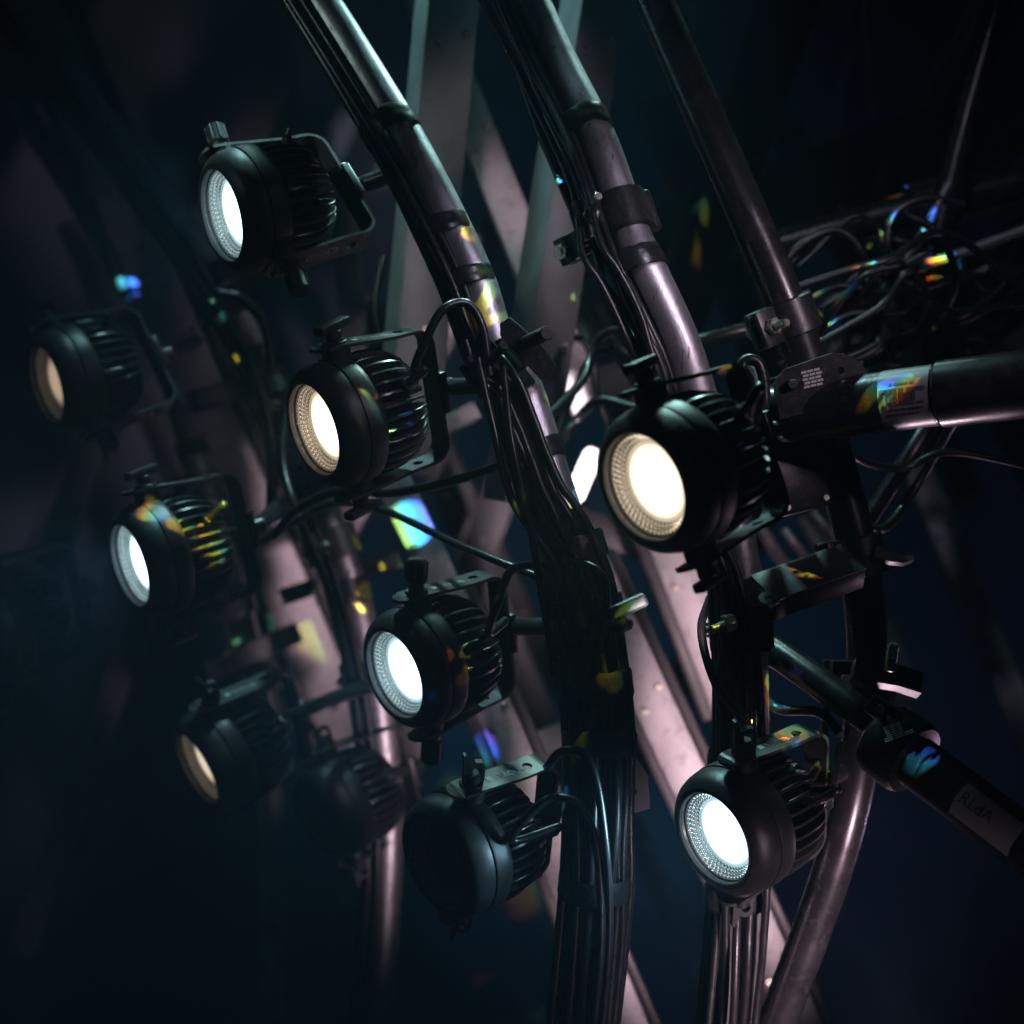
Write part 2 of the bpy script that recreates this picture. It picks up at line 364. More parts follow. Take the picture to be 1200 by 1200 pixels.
p3, path3 = pipe('curved_pipe', [(-60, -90, 3.6), (60, 60, 3.5), (180, 220, 3.42), (240, 300, 3.38), (290, 385, 3.35), (328, 465, 3.32), (365, 560, 3.3), (400, 650, 3.3), (425, 735, 3.3), (442, 820, 3.3), (452, 900, 3.3), (455, 963, 3.3), (450, 1090, 3.32), (435, 1260, 3.36)],
                 0.0242, 'aluminium_pipe', 'blurred silver curved pipe behind the sharp warm lamp')
p4, path4 = pipe('curved_pipe', [(740, -60, 2.7), (810, 100, 2.62), (870, 237, 2.56), (897, 300, 2.55), (922, 360, 2.55), (950, 440, 2.56), (978, 540, 2.57), (1004, 640, 2.57), (1012, 700, 2.57), (1016, 770, 2.57), (1011, 860, 2.57), (992, 963, 2.57), (955, 1080, 2.6), (890, 1250, 2.66)],
                 0.0242, 'pipe_black', 'black curved pipe farthest to the right')
p5, path5 = pipe('curved_pipe', [(-120, -90, 4.0), (60, 180, 3.9), (140, 310, 3.85), (195, 430, 3.8), (215, 490, 3.78), (235, 560, 3.75), (262, 650, 3.72), (284, 730, 3.7), (300, 800, 3.7), (312, 900, 3.7), (318, 1000, 3.7), (318, 1240, 3.72)],
                 0.0242, 'aluminium_pipe', 'pale blurred pipe at the far left behind the yokes')
lab1 = 'black power cable strapped along the middle curved pipe'; g1 = 'cables along the middle pipe'
n1 = len(path1) - 1
for k in range(9):
    a0 = -40 + k * 12; cable_on(path1, 0, n1, 0.0242 + 0.006 + (0.009 if k % 2 else 0), a0 - 10, a0 + 16 + k * 3, 0.0052 + 0.0012 * (k % 3 == 0), lab1, g1, k * 3.1)
iM0, iM1 = along(path1, 395), along(path1, 700)
for k in range(5):
    cable_on(path1, iM0, iM1, 0.034 + 0.007 * (k % 3), 20 + k * 13, 60 + k * 17, 0.0048 + 0.001 * (k % 2), lab1, g1, 60 + k * 2.9, spread=0.020)
iA = along(path1, 600)
for k in range(6):
    cable_on(path1, iA, n1, 0.031 + 0.006 * (k % 2), 80 + k * 10, 110 + k * 16, 0.0055, lab1, g1, 40 + k * 2.3)
for y, w, L in ((266, 0.033, 0.022), (330, 0.034, 0.020), (525, 0.037, 0.024), (640, 0.041, 0.03), (800, 0.044, 0.034), (865, 0.044, 0.03), (150, 0.036, 0.03), (1040, 0.043, 0.03)):
    band(path1, y, w, 0.033 + (0.009 if y > 600 else 0), (0.010 if y < 600 else 0.004, 0.004), p1, L, seed=y)
lab2 = 'black power cable strapped along the scuffed silver pipe'; g2 = 'cables along the scuffed silver pipe'
n2 = len(path2) - 1
for k in range(6):
    a0 = -25 + k * 13; cable_on(path2, 0, n2, 0.0242 + 0.006 + (0.008 if k % 2 else 0), a0, a0 - (6 if k < 3 else 2), 0.0048, lab2, g2, 80 + k * 2.7)
iT = along(path2, 470)
for k in range(5):
    cable_on(path2, 0, iT, 0.044 + 0.008 * (k % 3), -12 + k * 11, -4 + k * 13, 0.0045 + 0.001 * (k % 2), lab2, g2, 90 + k * 3.7, spread=0.018)
iB = along(path2, 640)
for k in range(4):
    cable_on(path2, iB, n2, 0.036 + 0.006 * (k % 2), 20 + k * 16, 70 + k * 22, 0.005, lab2, g2, 120 + k * 2.3, spread=0.014)
for y, w, L in ((306, 0.034, 0.026), (150, 0.034, 0.03), (560, 0.036, 0.03), (900, 0.042, 0.03), (1050, 0.040, 0.03)):
    band(path2, y, w, 0.033, (0.008, 0.003), p2, L, seed=y)
lab3 = 'black cable running along the blurred silver pipe'; g3 = 'cables along the blurred pipe'
for k in range(6):
    cable_on(path3, 0, len(path3) - 1, 0.032 + 0.008 * (k % 2), -10 + k * 14, 8 + k * 12, 0.006, lab3, g3, 160 + k * 1.9)
for y in (330, 425, 560, 690): band(path3, y, 0.036, 0.036, (0.008, 0.002), p3, 0.04, seed=y)
for y in (530, 620): band(path5, y, 0.029, 0.029, (0, 0), p5, 0.03, seed=y)

# ------------------------------------------------------------------ box-section bars of the frame behind
def bar(pts, w, t, m, label, name='frame_bar', cat='bar', group=None, flange=0.0, roll=Vector((0, -1, 0))):
    p0, p1 = P(*pts[0]), P(*pts[1])
    o = make(name, beam(p0, p1, w, t, roll), m, smooth=40); tag(o, label, cat, group)
    x = (p1 - p0).normalized(); y = roll - x * roll.dot(x); y.normalize(); z = x.cross(y); L = (p1 - p0).length
    nb = int(L / 0.30)
    for k in range(nb):
        for sg in ((-1, 1) if (k + len(label)) % 3 else (0,)):
            c = p0 + x * (L * (k + 0.5) / nb + 0.012 * sg) + z * sg * w * 0.28 + y * t / 2
            make('bolt', cyl(c - y * 0.001, c + y * 0.005, 0.0065, 6, bev=0.0008), 'zinc', o, 30)  # bolts added along the bars to catch small glints
    if flange:
        x = (p1 - p0).normalized(); y = roll - x * roll.dot(x); y.normalize(); z = x.cross(y)
        for s in (-1, 1):
            make('flange', beam(p0 + z * s * (w / 2 + flange / 2) + y * 0.004, p1 + z * s * (w / 2 + flange / 2) + y * 0.004, flange, t * 1.15, roll), 'dark_bar', o, smooth=40)
    return o
RT = Vector((-0.5, -0.85, 0.1)).normalized()
RL = Vector((0.45, -0.88, 0.0)).normalized()
bar([(535, -120, 3.05), (473, 556, 3.05)], 0.080, 0.05, 'steel_bar_grey', 'dull grey flat bar behind the sharp warm lamp and its cable', roll=RL)
bar([(436, -150, 3.35), (690, 480, 3.35)], 0.056, 0.05, 'aluminium_bar', 'pinkish bar crossing behind the top of the middle pipe', roll=Vector((0.1, -0.98, -0.15)))
bar([(714, -120, 3.0), (604, 590, 3.0)], 0.070, 0.07, 'steel_bar_grey', 'grey square bar leaning between the two silver pipes', roll=RL)
bar([(970, -120, 3.6), (745, 500, 3.6)], 0.085, 0.06, 'dark_bar', 'dark square bar leaning behind the scuffed silver pipe', roll=RL)
bar([(735, 300, 3.95), (1400, 60, 3.9)], 0.14, 0.05, 'steel_bar_grey', 'wide mauve crossbar at the top behind the two right pipes')
bar([(742, 520, 3.5), (860, 830, 3.5)], 0.075, 0.05, 'aluminium_bar', 'pink-lit bar just below the brightest warm lamp', flange=0.02)
bar([(690, 660, 3.2), (980, 1290, 3.2)], 0.060, 0.05, 'aluminium_bar', 'bright pink bar beside the bundle at the foot of the middle pipe', flange=0.016)
bar([(520, 690, 3.25), (780, 1300, 3.2)], 0.058, 0.05, 'aluminium_bar', 'pink-lit bar behind the finned back of the sharp cool lamp', flange=0.016)
bar([(-10, -130, 3.8), (440, 935, 3.8)], 0.088, 0.06, 'aluminium_bar', 'blurred mauve bar at the left behind two curved pipes', flange=0.02)
bar([(440, 520, 3.25), (545, 740, 3.2)], 0.052, 0.04, 'aluminium_bar', 'flat bar with a cyan patch of light between the sharp lamps')
bar([(405, 250, 3.9), (420, 470, 3.9)], 0.045, 0.045, 'aluminium_bar', 'short pale blurred upright between the top two lamps')
bar([(560, 900, 3.35), (680, 855, 3.35)], 0.045, 0.03, 'steel_bar_grey', 'grey crossbar joining the pink bars low in the middle')
bar([(245, 788, 3.6), (350, 740, 3.6)], 0.035, 0.03, 'aluminium_bar', 'short blurred pink rung beside the blurred silver pipe', name='rung')
bar([(225, 470, 3.7), (290, 455, 3.75)], 0.035, 0.03, 'dark_bar', 'dark rung crossing the mauve bar at the left', name='rung')  # dark strip put in for the shadow break across the bar
bar([(470, 525, 3.4), (560, 480, 3.4)], 0.030, 0.03, 'aluminium_bar', 'pink rung right of the sharp warm lamp', name='rung')
bar([(640, 470, 3.5), (735, 440, 3.5)], 0.055, 0.04, 'steel_bar_grey', 'blurred rung joining the two silver pipes', name='rung')

# ------------------------------------------------------------------ stage lamps
MC = {}
def cached(key, fn, m, smooth=35):
    if key not in MC: MC[key] = mesh_of(key.split(':')[0], fn(), m, smooth)
    return MC[key]
mm = 0.001
def sc(prof): return [(s * mm, r * mm) for s, r in prof]
def housing_vf():
    return lathe(sc([(6, 56.5), (0, 57.5), (-3, 59), (-3.5, 61), (-2, 63.5), (2, 68.5), (7, 72), (15, 74.6), (25, 76.2), (26.4, 76.0), (27, 74.6), (28.6, 74.6), (29.2, 76.6), (32, 77.2), (46, 77.0), (52, 75.8), (55, 73), (56, 68), (56, 40), (24, 40), (24, 56)]), 96, closed=True)
def ring_vf(): return lathe(sc([(-2.6, 55.0), (-3.9, 56.2), (-3.9, 58.2), (-2.6, 59.2), (1, 59.0), (1, 55.0)]), 96, closed=True)
def baffle_vf(): return lathe(sc([(0, 56.4), (3.5, 55.4), (4.5, 54.6), (4.5, 53.6), (5, 52.8)]), 96)
def reflector_vf():
    V, F = [], []; nr, na = 4, 54; sr, sa = 5, 5
    NR, NA = nr * sr, na * sa
    for i in range(NR + 1):
        t = i / NR; r = 52.8 - 9.8 * t ** 1.15; s = 5 + 14.5 * t
        for k in range(NA):
            a = 2 * math.pi * k / NA
            row = int(min(i, NR - 1) / sr); ph = 0.5 * (row % 2)
            d = 2.8 * abs(math.sin(math.pi * i / sr)) * abs(math.sin(math.pi * (k / sa + ph)))
            V.append(((s - d * 0.5) * mm, (r - d) * mm * math.cos(a), (r - d) * mm * math.sin(a)))
    for i in range(NR):
        for k in range(NA):
            l = (k + 1) % NA; F.append((i * NA + k, (i + 1) * NA + k, (i + 1) * NA + l, i * NA + l))
    return V, F
def led_vf():
    V, F = lathe(sc([(20.2, 43.5), (18.2, 40), (15.6, 32), (13.8, 20), (12.8, 3)]), 64); F.append(tuple(range(4 * 64, 5 * 64))); return V, F
def glass_vf():
    V, F = lathe(sc([(1.2, 55.6), (2.6, 55.6)]), 64); F.append(tuple(range(64))); F.append(tuple(range(64, 128))); return V, F
def core_vf():
    V, F = lathe(sc([(52, 54), (80, 52), (104, 44), (116, 34), (119, 20)]), 48); F.append(tuple(range(4 * 48, 5 * 48))); return V, F
def fin_vf():
    pr = [(54, 46), (54, 73.5), (60, 75.8), (78, 75.2), (94, 72.6), (107, 68), (117, 61.5), (124, 53), (127.5, 45.5), (127.5, 41), (124, 36), (116, 31)]
    V, F = [], []; n = len(pr)
    for y in (-2.0, -1.3, 1.3, 2.0):
        ins = 0.9 if abs(y) > 1.6 else 0
        for i, (s, r) in enumerate(pr):
            cx, cr = 90, 50; dx, dr = s - cx, r - cr; L = math.hypot(dx, dr)
            V.append(((s - ins * dx / L) * mm, y * mm, (r - ins * dr / L) * mm))
    for j in range(3):
        for i in range(n): k = (i + 1) % n; F.append((j * n + i, j * n + k, (j + 1) * n + k, (j + 1) * n + i))
    F.append(tuple(range(n))); F.append(tuple(range(3 * n, 4 * n))); return V, F
YW = 17.0
def yoke_vf(arm=150.0):
    """U bar 34 mm wide, 4 mm thick, arms converging slightly to the back, a hole near each bend"""
    path = [(26, 92), (44, 91.5), (arm - 34, 83)]
    for k in range(7):
        a = R(90 - 80 * k / 6); path.append((arm + 0 + 22 * math.cos(a) - 4, 60 + 22 * math.sin(a)))
    full = path + [(s, -u) for s, u in reversed(path)]
    n = len(full); V, F = [], []
    for i in range(n):
        a, b = full[max(0, i - 1)], full[min(n - 1, i + 1)]; tx, tu = b[0] - a[0], b[1] - a[1]; L = math.hypot(tx, tu); nx_, nu_ = -tu / L, tx / L
        w = YW
        for o_, w_ in ((2, -w), (2, w), (-2, w), (-2, -w)):
            V.append(((full[i][0] + nx_ * o_) * mm, w_ * mm, (full[i][1] + nu_ * o_) * mm))
    hole_seg = (2, n - 4)   # straight piece just before the bend / just after
    def quad(i, faces=(0, 1, 2, 3)):
        for f in faces:
            g_ = (f + 1) % 4; F.append((i * 4 + f, i * 4 + g_, (i + 1) * 4 + g_, (i + 1) * 4 + f))
    for i in range(n - 1):
        if i in (2, n - 4):
            quad(i, (1, 3))
            A = [Vector(V[i * 4 + q]) for q in range(4)]; B = [Vector(V[(i + 1) * 4 + q]) for q in range(4)]
            rings = []
            for q0, q1 in ((0, 1), (3, 2)):
                c = (A[q0] + A[q1] + B[q0] + B[q1]) / 4; ex = (B[q0] - A[q0]) / 2; ey = (A[q1] - A[q0]) / 2
                outer, inner = [], []
                for k in range(16):
                    an = 2 * math.pi * k / 16; cx, cy = math.cos(an), math.sin(an); m_ = max(abs(cx), abs(cy))
                    outer.append(c + ex * (cx / m_) + ey * (cy / m_)); inner.append(c + ex.normalized() * cx * 6.5 * mm + ey.normalized() * cy * 6.5 * mm)
                b0 = len(V); V.extend(outer + inner); rings.append(b0)
                for k in range(16):
                    l = (k + 1) % 16; F.append((b0 + k, b0 + l, b0 + 16 + l, b0 + 16 + k))
            for k in range(16):
                l = (k + 1) % 16; F.append((rings[0] + 16 + k, rings[0] + 16 + l, rings[1] + 16 + l, rings[1] + 16 + k))
        else: quad(i)
    # rounded ends
    for e, sgn in ((0, 1), (n - 1, -1)):
        c0 = e * 4; F.append((c0, c0 + 1, c0 + 2, c0 + 3))
        cx, cu = full[e]; pts = [(cx - 15 * math.sin(math.pi * k / 8), -YW * math.cos(math.pi * k / 8)) for k in range(1, 8)]
        b0 = len(V)
        for o_ in (2, -2):
            for s_, y_ in pts: V.append((s_ * mm, y_ * mm, (cu + o_ * sgn * -1) * mm))
        F.append(tuple([c0 + (0), *[b0 + k for k in range(7)], c0 + 1])); F.append(tuple([c0 + 3, *[b0 + 7 + k for k in range(7)], c0 + 2]))
        for k in range(6): F.append((b0 + k, b0 + k + 1, b0 + 8 + k, b0 + 7 + k))
    return V, F
def boss_vf(sg):
    return join(cyl((44 * mm, 0, sg * 74 * mm), (44 * mm, 0, sg * 90 * mm), 17 * mm, 28, bev=1.5 * mm),
                cyl((44 * mm, 0, sg * 93 * mm), (44 * mm, 0, sg * 97 * mm), 14 * mm, 28, bev=1 * mm))
def knob_vf(sg, kind):
    z = 97
    a = cyl((44 * mm, 0, sg * z * mm), (44 * mm, 0, sg * (z + 13) * mm), 10 * mm, 24, bev=1.5 * mm)
    if kind == 't':
        rot = Matrix.Rotation(R(20), 3, 'Z')
        b = box((44 * mm, 0, sg * (z + 17) * mm), (27 * mm, 8 * mm, 5.5 * mm), rot, 3 * mm, 2)
        return join(a, b)
    if kind == 'stub':
        M = Matrix.Translation((44 * mm, 0, sg * (z + 8) * mm)) @ Matrix.Rotation(R(12), 4, 'Y')
        b = xf(join(cyl((0, 0, 0), (0, 0, sg * 30 * mm), 12.5 * mm, 28, bev=2 * mm), *[box((12.5 * mm * math.cos(k * math.pi / 4), 12.5 * mm * math.sin(k * math.pi / 4), sg * 16 * mm), (1.4 * mm, 1.4 * mm, 12 * mm), None, 0.6 * mm) for k in range(8)]), M)
        return join(a, b)
    V, F = plate([(-12, -4), (12, -4), (13, 6), (12.5, 20), (9, 26), (1, 27), (-5, 23), (-7, 30), (-11, 38), (-14, 37), (-13, 22)], 8, (3, 15, 5.5))
    M = Matrix.Translation((44 * mm, -4 * mm, sg * (z + 2) * mm)) @ Matrix.Rotation(R(-25), 4, 'Z') @ Matrix.Diagonal((mm, mm, sg * mm, 1))
    return join(a, xf((V, F), M))
def mount_vf():
    return join(box((169 * mm + 4 * mm, 0, 0), (5 * mm, 20 * mm, 26 * mm), None, 2 * mm, 2), cyl((176 * mm, 0, 0), (196 * mm, 0, 0), 11 * mm, 24, bev=1 * mm))
def gland_vf():
    return join(cyl((88 * mm, -56 * mm, 34 * mm), (91 * mm, -70 * mm, 42 * mm), 6.5 * mm, 6, bev=0.6 * mm), cyl((91 * mm, -70 * mm, 42 * mm), (96 * mm, -76 * mm, 46 * mm), 4.8 * mm, 16))

def lamp(px, py, a, phi, ratio, roll, led, label, knob='wing', power=0.0, color=(1, 1, 1), attach=None, cable=None, mark=1, arm=150.0, d=None, spread=150):
    d = d or FOC * 58.0 / a
    c = P(px, py, d); W = (CAM - c).normalized(); Rr = Vector((0, 0, 1)).cross(W).normalized(); U = W.cross(Rr).normalized()
    th = math.acos(ratio); cp, sp = math.cos(R(phi)), math.sin(R(phi))
    X = math.sin(th) * (cp * Rr + sp * U) - ratio * W
    e1 = -sp * Rr + cp * U; e2 = ratio * (cp * Rr + sp * U) + math.sin(th) * W
    Z = math.cos(R(roll)) * e1 + math.sin(R(roll)) * e2; Y = Z.cross(X)
    M = Matrix((X, Y, Z)).transposed().to_4x4(); M.translation = c
    e = empty('stage_lamp', c, label, 'lamp', 'round stage lamps on the pipes'); e.matrix_world = M
    hs = make('housing', cached('housing', housing_vf, 'lamp_black'), None, e)
    make('front_ring', cached('front_ring', ring_vf, 'lamp_black'), None, hs)
    make('baffle', cached('baffle', baffle_vf, 'baffle'), None, e)
    make('reflector', cached('reflector:' + led, reflector_vf, 'ring_' + led, 25), None, e)
    make('led_dome', cached('led_dome:' + led, led_vf, led, 60), None, e)
    make('front_glass', cached('front_glass', glass_vf, 'front_glass', 30), None, e)
    hk = make('heat_sink', cached('heat_sink', core_vf, 'fin_black', 50), None, e)
    fm = cached('fin', fin_vf, 'fin_black', 40)
    for k in range(32):
        f = make('fin', fm, None, hk); f.rotation_euler = (2 * math.pi * (k + 0.5) / 32, 0, 0)
    yk = make('yoke', cached('yoke:%g' % arm, lambda: yoke_vf(arm), 'yoke_black', 40), None, e)
    for sg in (1, -1):
        make('pivot_boss', cached('pivot_boss:%d' % sg, lambda: boss_vf(sg), 'knob_black', 40), None, e)
        make('knob', cached('knob:%s%d' % (knob, sg), lambda: knob_vf(sg, knob), 'knob_black', 40), None, e)
    make('mount_block', cached('mount_block', mount_vf, 'clamp_black', 40), None, e)
    make('cable_gland', cached('cable_gland', gland_vf, 'knob_black', 40), None, e)
    # printed mark on the outer faces of the yoke arms
    if mark:
        for sg in (1,) if mark == 1 else (-1,):
            slope = math.atan2(83 - 91.5, 72)
            Mt = Matrix.Translation((64 * mm, -6 * mm, 91.6 * mm - 0.0)) @ Matrix.Rotation(-slope, 4, 'Y')
            if mark == 1:
                a_ = xf(text_vf('STROB', 0.0125), Matrix.Translation((0.014, 0, 0)))
                b_ = xf(text_vf('mini spot', 0.0065), Matrix.Translation((0.060 - 0.004, 0.0, 0)))
                l_ = join(box((0.004, 0.0045, 0), (0.0014, 0.0045, 0.0001)), box((0.008, 0.0070, 0), (0.0026, 0.0018, 0.0001)), box((0.008, 0.0025, 0), (0.0026, 0.0018, 0.0001)))
                make('print_mark', join(l_, a_, b_), 'print_grey', yk, 0, Mt @ Matrix.Translation((0, 0, 0.0002)))
            else:
                n = 40; V = []; F = []
                for k in range(n):
                    an = 2 * math.pi * k / n
                    for q in (1.0, 0.88): V.append((0.028 + 0.024 * q * math.cos(an), 0.008 * (q - 0.04) * math.sin(an), 0))
                for k in range(n): l = (k + 1) % n; F.append((2 * k, 2 * l, 2 * l + 1, 2 * k + 1))
                t_ = xf(text_vf('STROB', 0.009), Matrix.Translation((0.011, -0.003, 0)))
                Mb = Matrix.Rotation(math.pi, 4, 'X') @ Matrix.Translation((62 * mm, 0, 91.9 * mm)) @ Matrix.Rotation(-slope, 4, 'Y')
                make('print_mark', join((V, F), t_), 'print_grey', yk, 0, Mb)
    Mi = M.inverted()
    if attach is not None:
        q = Mi @ P(*attach); s0 = Vector((0.186, 0, 0))
        make('mount_arm', tube(spline([s0, s0.lerp(q, 0.5), q], 8), 0.011, 16), 'clamp_black', e, 50)
    gpt = Vector((0.0955, -0.0755, 0.0457))
    if cable is not None:
        pts = [gpt, gpt + Vector((0.014, -0.008, 0.010))] + [Mi @ P(*q) for q in cable]
        make('power_cable', tube(spline(pts, 10), 0.0052, 12), 'cable_black', e, 60)
    if power > 0:
        sl = spot('lamp_beam', c - X * 0.008, c - X, spread, power, color, 0.9, 0.03); sl.parent = e; sl.matrix_parent_inverse = M.inverted()
    return e

COOL = (0.42, 0.76, 1.0); WARM = (1.0, 0.84, 0.66)
lamp(370, 503, 58, 18, 0.456, 18, 'led_warm', 'warm lit lamp in sharp focus left of the middle pipe', 't', 3.5, WARM, (590, 452, 2.51), [(486, 432, 2.47), (500, 396, 2.46), (520, 362, 2.46), (548, 356, 2.47), (566, 385, 2.47), (574, 440, 2.47)])
lamp(464, 790, 56, 22, 0.52, 28, 'led_cool', 'cool white lamp in sharp focus low beside the middle pipe', 'stub', 9, COOL, (665, 735, 2.5), [(572, 742, 2.5), (586, 700, 2.5), (600, 668, 2.49), (635, 664, 2.46), (655, 690, 2.45), (668, 740, 2.45)])
lamp(756, 570, 69, 23, 0.66, 8, 'led_warm', 'largest and brightest warm lamp in front of the scuffed pipe', 't', 5, WARM, (845, 545, 2.5), [(880, 520, 2.25), (893, 480, 2.3), (888, 440, 2.36), (872, 425, 2.42), (862, 470, 2.45)], mark=0)
lamp(154, 662, 52, 17, 0.36, 10, 'led_cool', 'cool white lamp glowing into the dark at the left', 't', 7, COOL, (330, 590, 3.1), [(236, 616, 2.85), (280, 622, 2.9), (320, 608, 3.0), (360, 585, 3.2)])
lamp(262, 252, 57, 13, 0.40, -38, 'led_cool', 'cool white lamp at the top with an oval mark on its lower yoke', 'stub', 6, COOL, (470, 200, 2.62), None, mark=-1)
lamp(838, 982, 60, 28, 0.60, 42, 'led_cool', 'cool white lamp lowest at the right with a printed grey yoke', 'wing', 9, COOL, (985, 905, 2.55), [(945, 925, 2.45), (962, 890, 2.5), (966, 850, 2.53), (972, 810, 2.54)])
lamp(232, 900, 48, 28, 0.30, 38, 'led_warm_dim', 'dim warm lamp with a thin lit crescent at the lower left', 'wing', 0.08, WARM, (440, 800, 3.3), [(330, 840, 3.0), (380, 820, 3.1), (430, 810, 3.2)])
lamp(56, 450, 48, 15, 0.36, -25, 'led_warm_faint', 'faint warm lamp at the left border with shining fin edges', 'wing', 0.05, WARM, (230, 400, 3.5), None, mark=-1)
lamp(512, 1010, 58, 24, 0.52, 46, 'led_off', 'unlit lamp at the bottom showing its holed yoke and fin tips', 'wing', 0, WARM, (690, 945, 2.5), [(600, 985, 2.46), (625, 950, 2.45), (650, 935, 2.45), (680, 945, 2.445), (700, 1000, 2.45), (704, 1110, 2.46), (688, 1270, 2.5)])
lamp(-28, 740, 48, 20, 0.40, 15, 'led_off', 'unlit lamp at the left border with only its fins showing', 'wing', 0, WARM, None, None, mark=0)
lamp(372, 955, 45, 25, 0.42, 20, 'led_off', 'unlit blurred lamp between the dim warm lamp and the pink bar', 'wing', 0, WARM, (455, 905, 3.28), None, mark=0)

lamp(668, 412, 40, 20, 0.45, 10, 'led_off', 'small unlit blurred lamp between the two silver pipes', 'wing', 0, WARM, (800, 372, 3.4), None, mark=0)
lamp(1010, 395, 42, 16, 0.5, 15, 'led_off', 'unlit blurred lamp under the tangle of cables at the upper right', 'wing', 0, WARM, (1180, 350, 3.3), None, mark=0)

# ------------------------------------------------------------------ clamps and brackets
def coupler(loc, axis, side, label, m='clamp_black', r=0.0245, w=0.046, bolt='zinc', blen=0.05, name='pipe_clamp', ear=0.03):
    """two hinged half shells round a pipe, an ear and an eye bolt with nut"""
    axis = Vector(axis).normalized(); side = Vector(side); side = (side - axis * side.dot(axis)).normalized(); third = axis.cross(side)
    M = Matrix((axis, third, side)).transposed().to_4x4(); M.translation = Vector(loc)
    e = empty(name, loc, label, 'clamp'); e.matrix_world = M
    for sg, a0 in ((1, 8), (-1, 188)):
        V, F = [], []; n = 18
        for k in range(n + 1):
            a = R(a0 + 164 * k / n)
            for rr, x in ((r + 0.0008, -w / 2), (r + 0.008, -w / 2 + 0.002), (r + 0.008, w / 2 - 0.002), (r + 0.0008, w / 2)):
                V.append((x, rr * math.cos(a), rr * math.sin(a)))
        for k in range(n):
            for q in range(4): p_ = (q + 1) % 4; F.append((k * 4 + q, k * 4 + p_, k * 4 + 4 + p_, k * 4 + 4 + q))
        F.append((0, 1, 2, 3)); F.append(tuple(n * 4 + q for q in range(4)))
        make('half_shell', (V, F), m, e, 40)
        make('ear', box((0, (r + ear / 2 + 0.002), sg * 0.009), (w / 2, ear / 2, 0.0045), None, 0.002, 2), m, e, 40)
    make('hinge', cyl((-w / 2, -(r + 0.009), 0), (w / 2, -(r + 0.009), 0), 0.007, 16, bev=0.001), m, e, 40)
    yb = r + ear * 0.6
    make('bolt', cyl((0, yb, -0.022), (0, yb, 0.014 + blen), 0.0052, 18, bev=0.0006), bolt, e, 40)
    make('nut', cyl((0, yb, 0.0145), (0, yb, 0.0235), 0.0105, 6, bev=0.0008), bolt, e, 30)
    make('bolt_head', cyl((0, yb, -0.026), (0, yb, -0.0145), 0.0105, 6, bev=0.0008), bolt, e, 30)
    return e
def tan_at(path, y): i = along(path, y); return path[i], frames(path)[i][0]
Rv, Uv, Tv = Vector((1, 0, 0)), Vector((0, 0, 1)), Vector((0, -1, 0))
def wing_plate(parent, M, outline, t, hole, m='clamp_black', name='wing_plate'):
    V, F = plate([(x * mm, z * mm) for x, z in outline], t * mm, (hole[0] * mm, hole[1] * mm, hole[2] * mm) if hole else None)
    return make(name, xf((V, F), M), m, parent, 35)

# clamp with wing plate on the middle pipe
c_, t_ = tan_at(path1, 425)
k1 = coupler(c_, t_, (0.5, -0.8, 0.3), 'black clamp with a broad wing plate high on the middle pipe', bolt='clamp_black')
inv = k1.matrix_world.inverted()
def local_frame(px, py, d, ang, tilt=0):
    M = Matrix.Translation(P(px, py, d)) @ Matrix.Rotation(R(ang), 4, 'Y') @ Matrix.Rotation(R(tilt), 4, 'X'); return M
wing_plate(k1, inv @ local_frame(617, 409, 2.455, 38, 10), [(-42, 4), (-38, 16), (-26, 16), (10, 14), (40, 4), (42, -10), (34, -18), (10, -14), (-20, -10), (-34, -6)], 12, None)
make('clamp_screw', xf(cyl(P(616, 402, 2.45), P(641, 390, 2.41), 0.0085, 20, bev=0.001), inv), 'clamp_black', k1, 40)
# top clamp on the scuffed pipe
c_, t_ = tan_at(path2, 250)
k2 = coupler(c_, t_, (0.2, -0.9, 0.1), 'black clamp at the top of the scuffed silver pipe', r=0.0246, w=0.052, ear=0.034)
c_, t_ = tan_at(path2, 270)
k2b = coupler(P(688, 283, 2.56), (0.35, 0, -0.9), (-0.6, -0.7, 0.1), 'small black clamp with shiny bolts left of the scuffed pipe', r=0.014, w=0.034, ear=0.022, blen=0.012)
# lower clamp on the middle pipe with the yellow bolt tube
c_, t_ = tan_at(path1, 722)
k3 = coupler(c_, t_, (0.85, -0.5, 0.0), 'black clamp with a greenish ear and hollow bolt low on the middle pipe', r=0.034, w=0.05, bolt='zinc', blen=0.006)
inv = k3.matrix_world.inverted()
make('ear_plate', xf(box(P(733, 712, 2.44), (0.026, 0.014, 0.008), Matrix.Rotation(R(-24), 3, 'Y'), 0.004, 3), inv), 'clamp_grey', k3, 40)
V, F = lathe([(0, 0.0065), (0.032, 0.0065), (0.032, 0.0046), (0.012, 0.0046)], 24)
ax = (P(742, 733, 2.42) - P(716, 727, 2.45)).normalized(); q = ax.to_track_quat('X', 'Z').to_matrix().to_4x4(); q.translation = P(716, 727, 2.45)
make('hollow_bolt', xf((V, F), inv @ q), 'zinc', k3, 40)
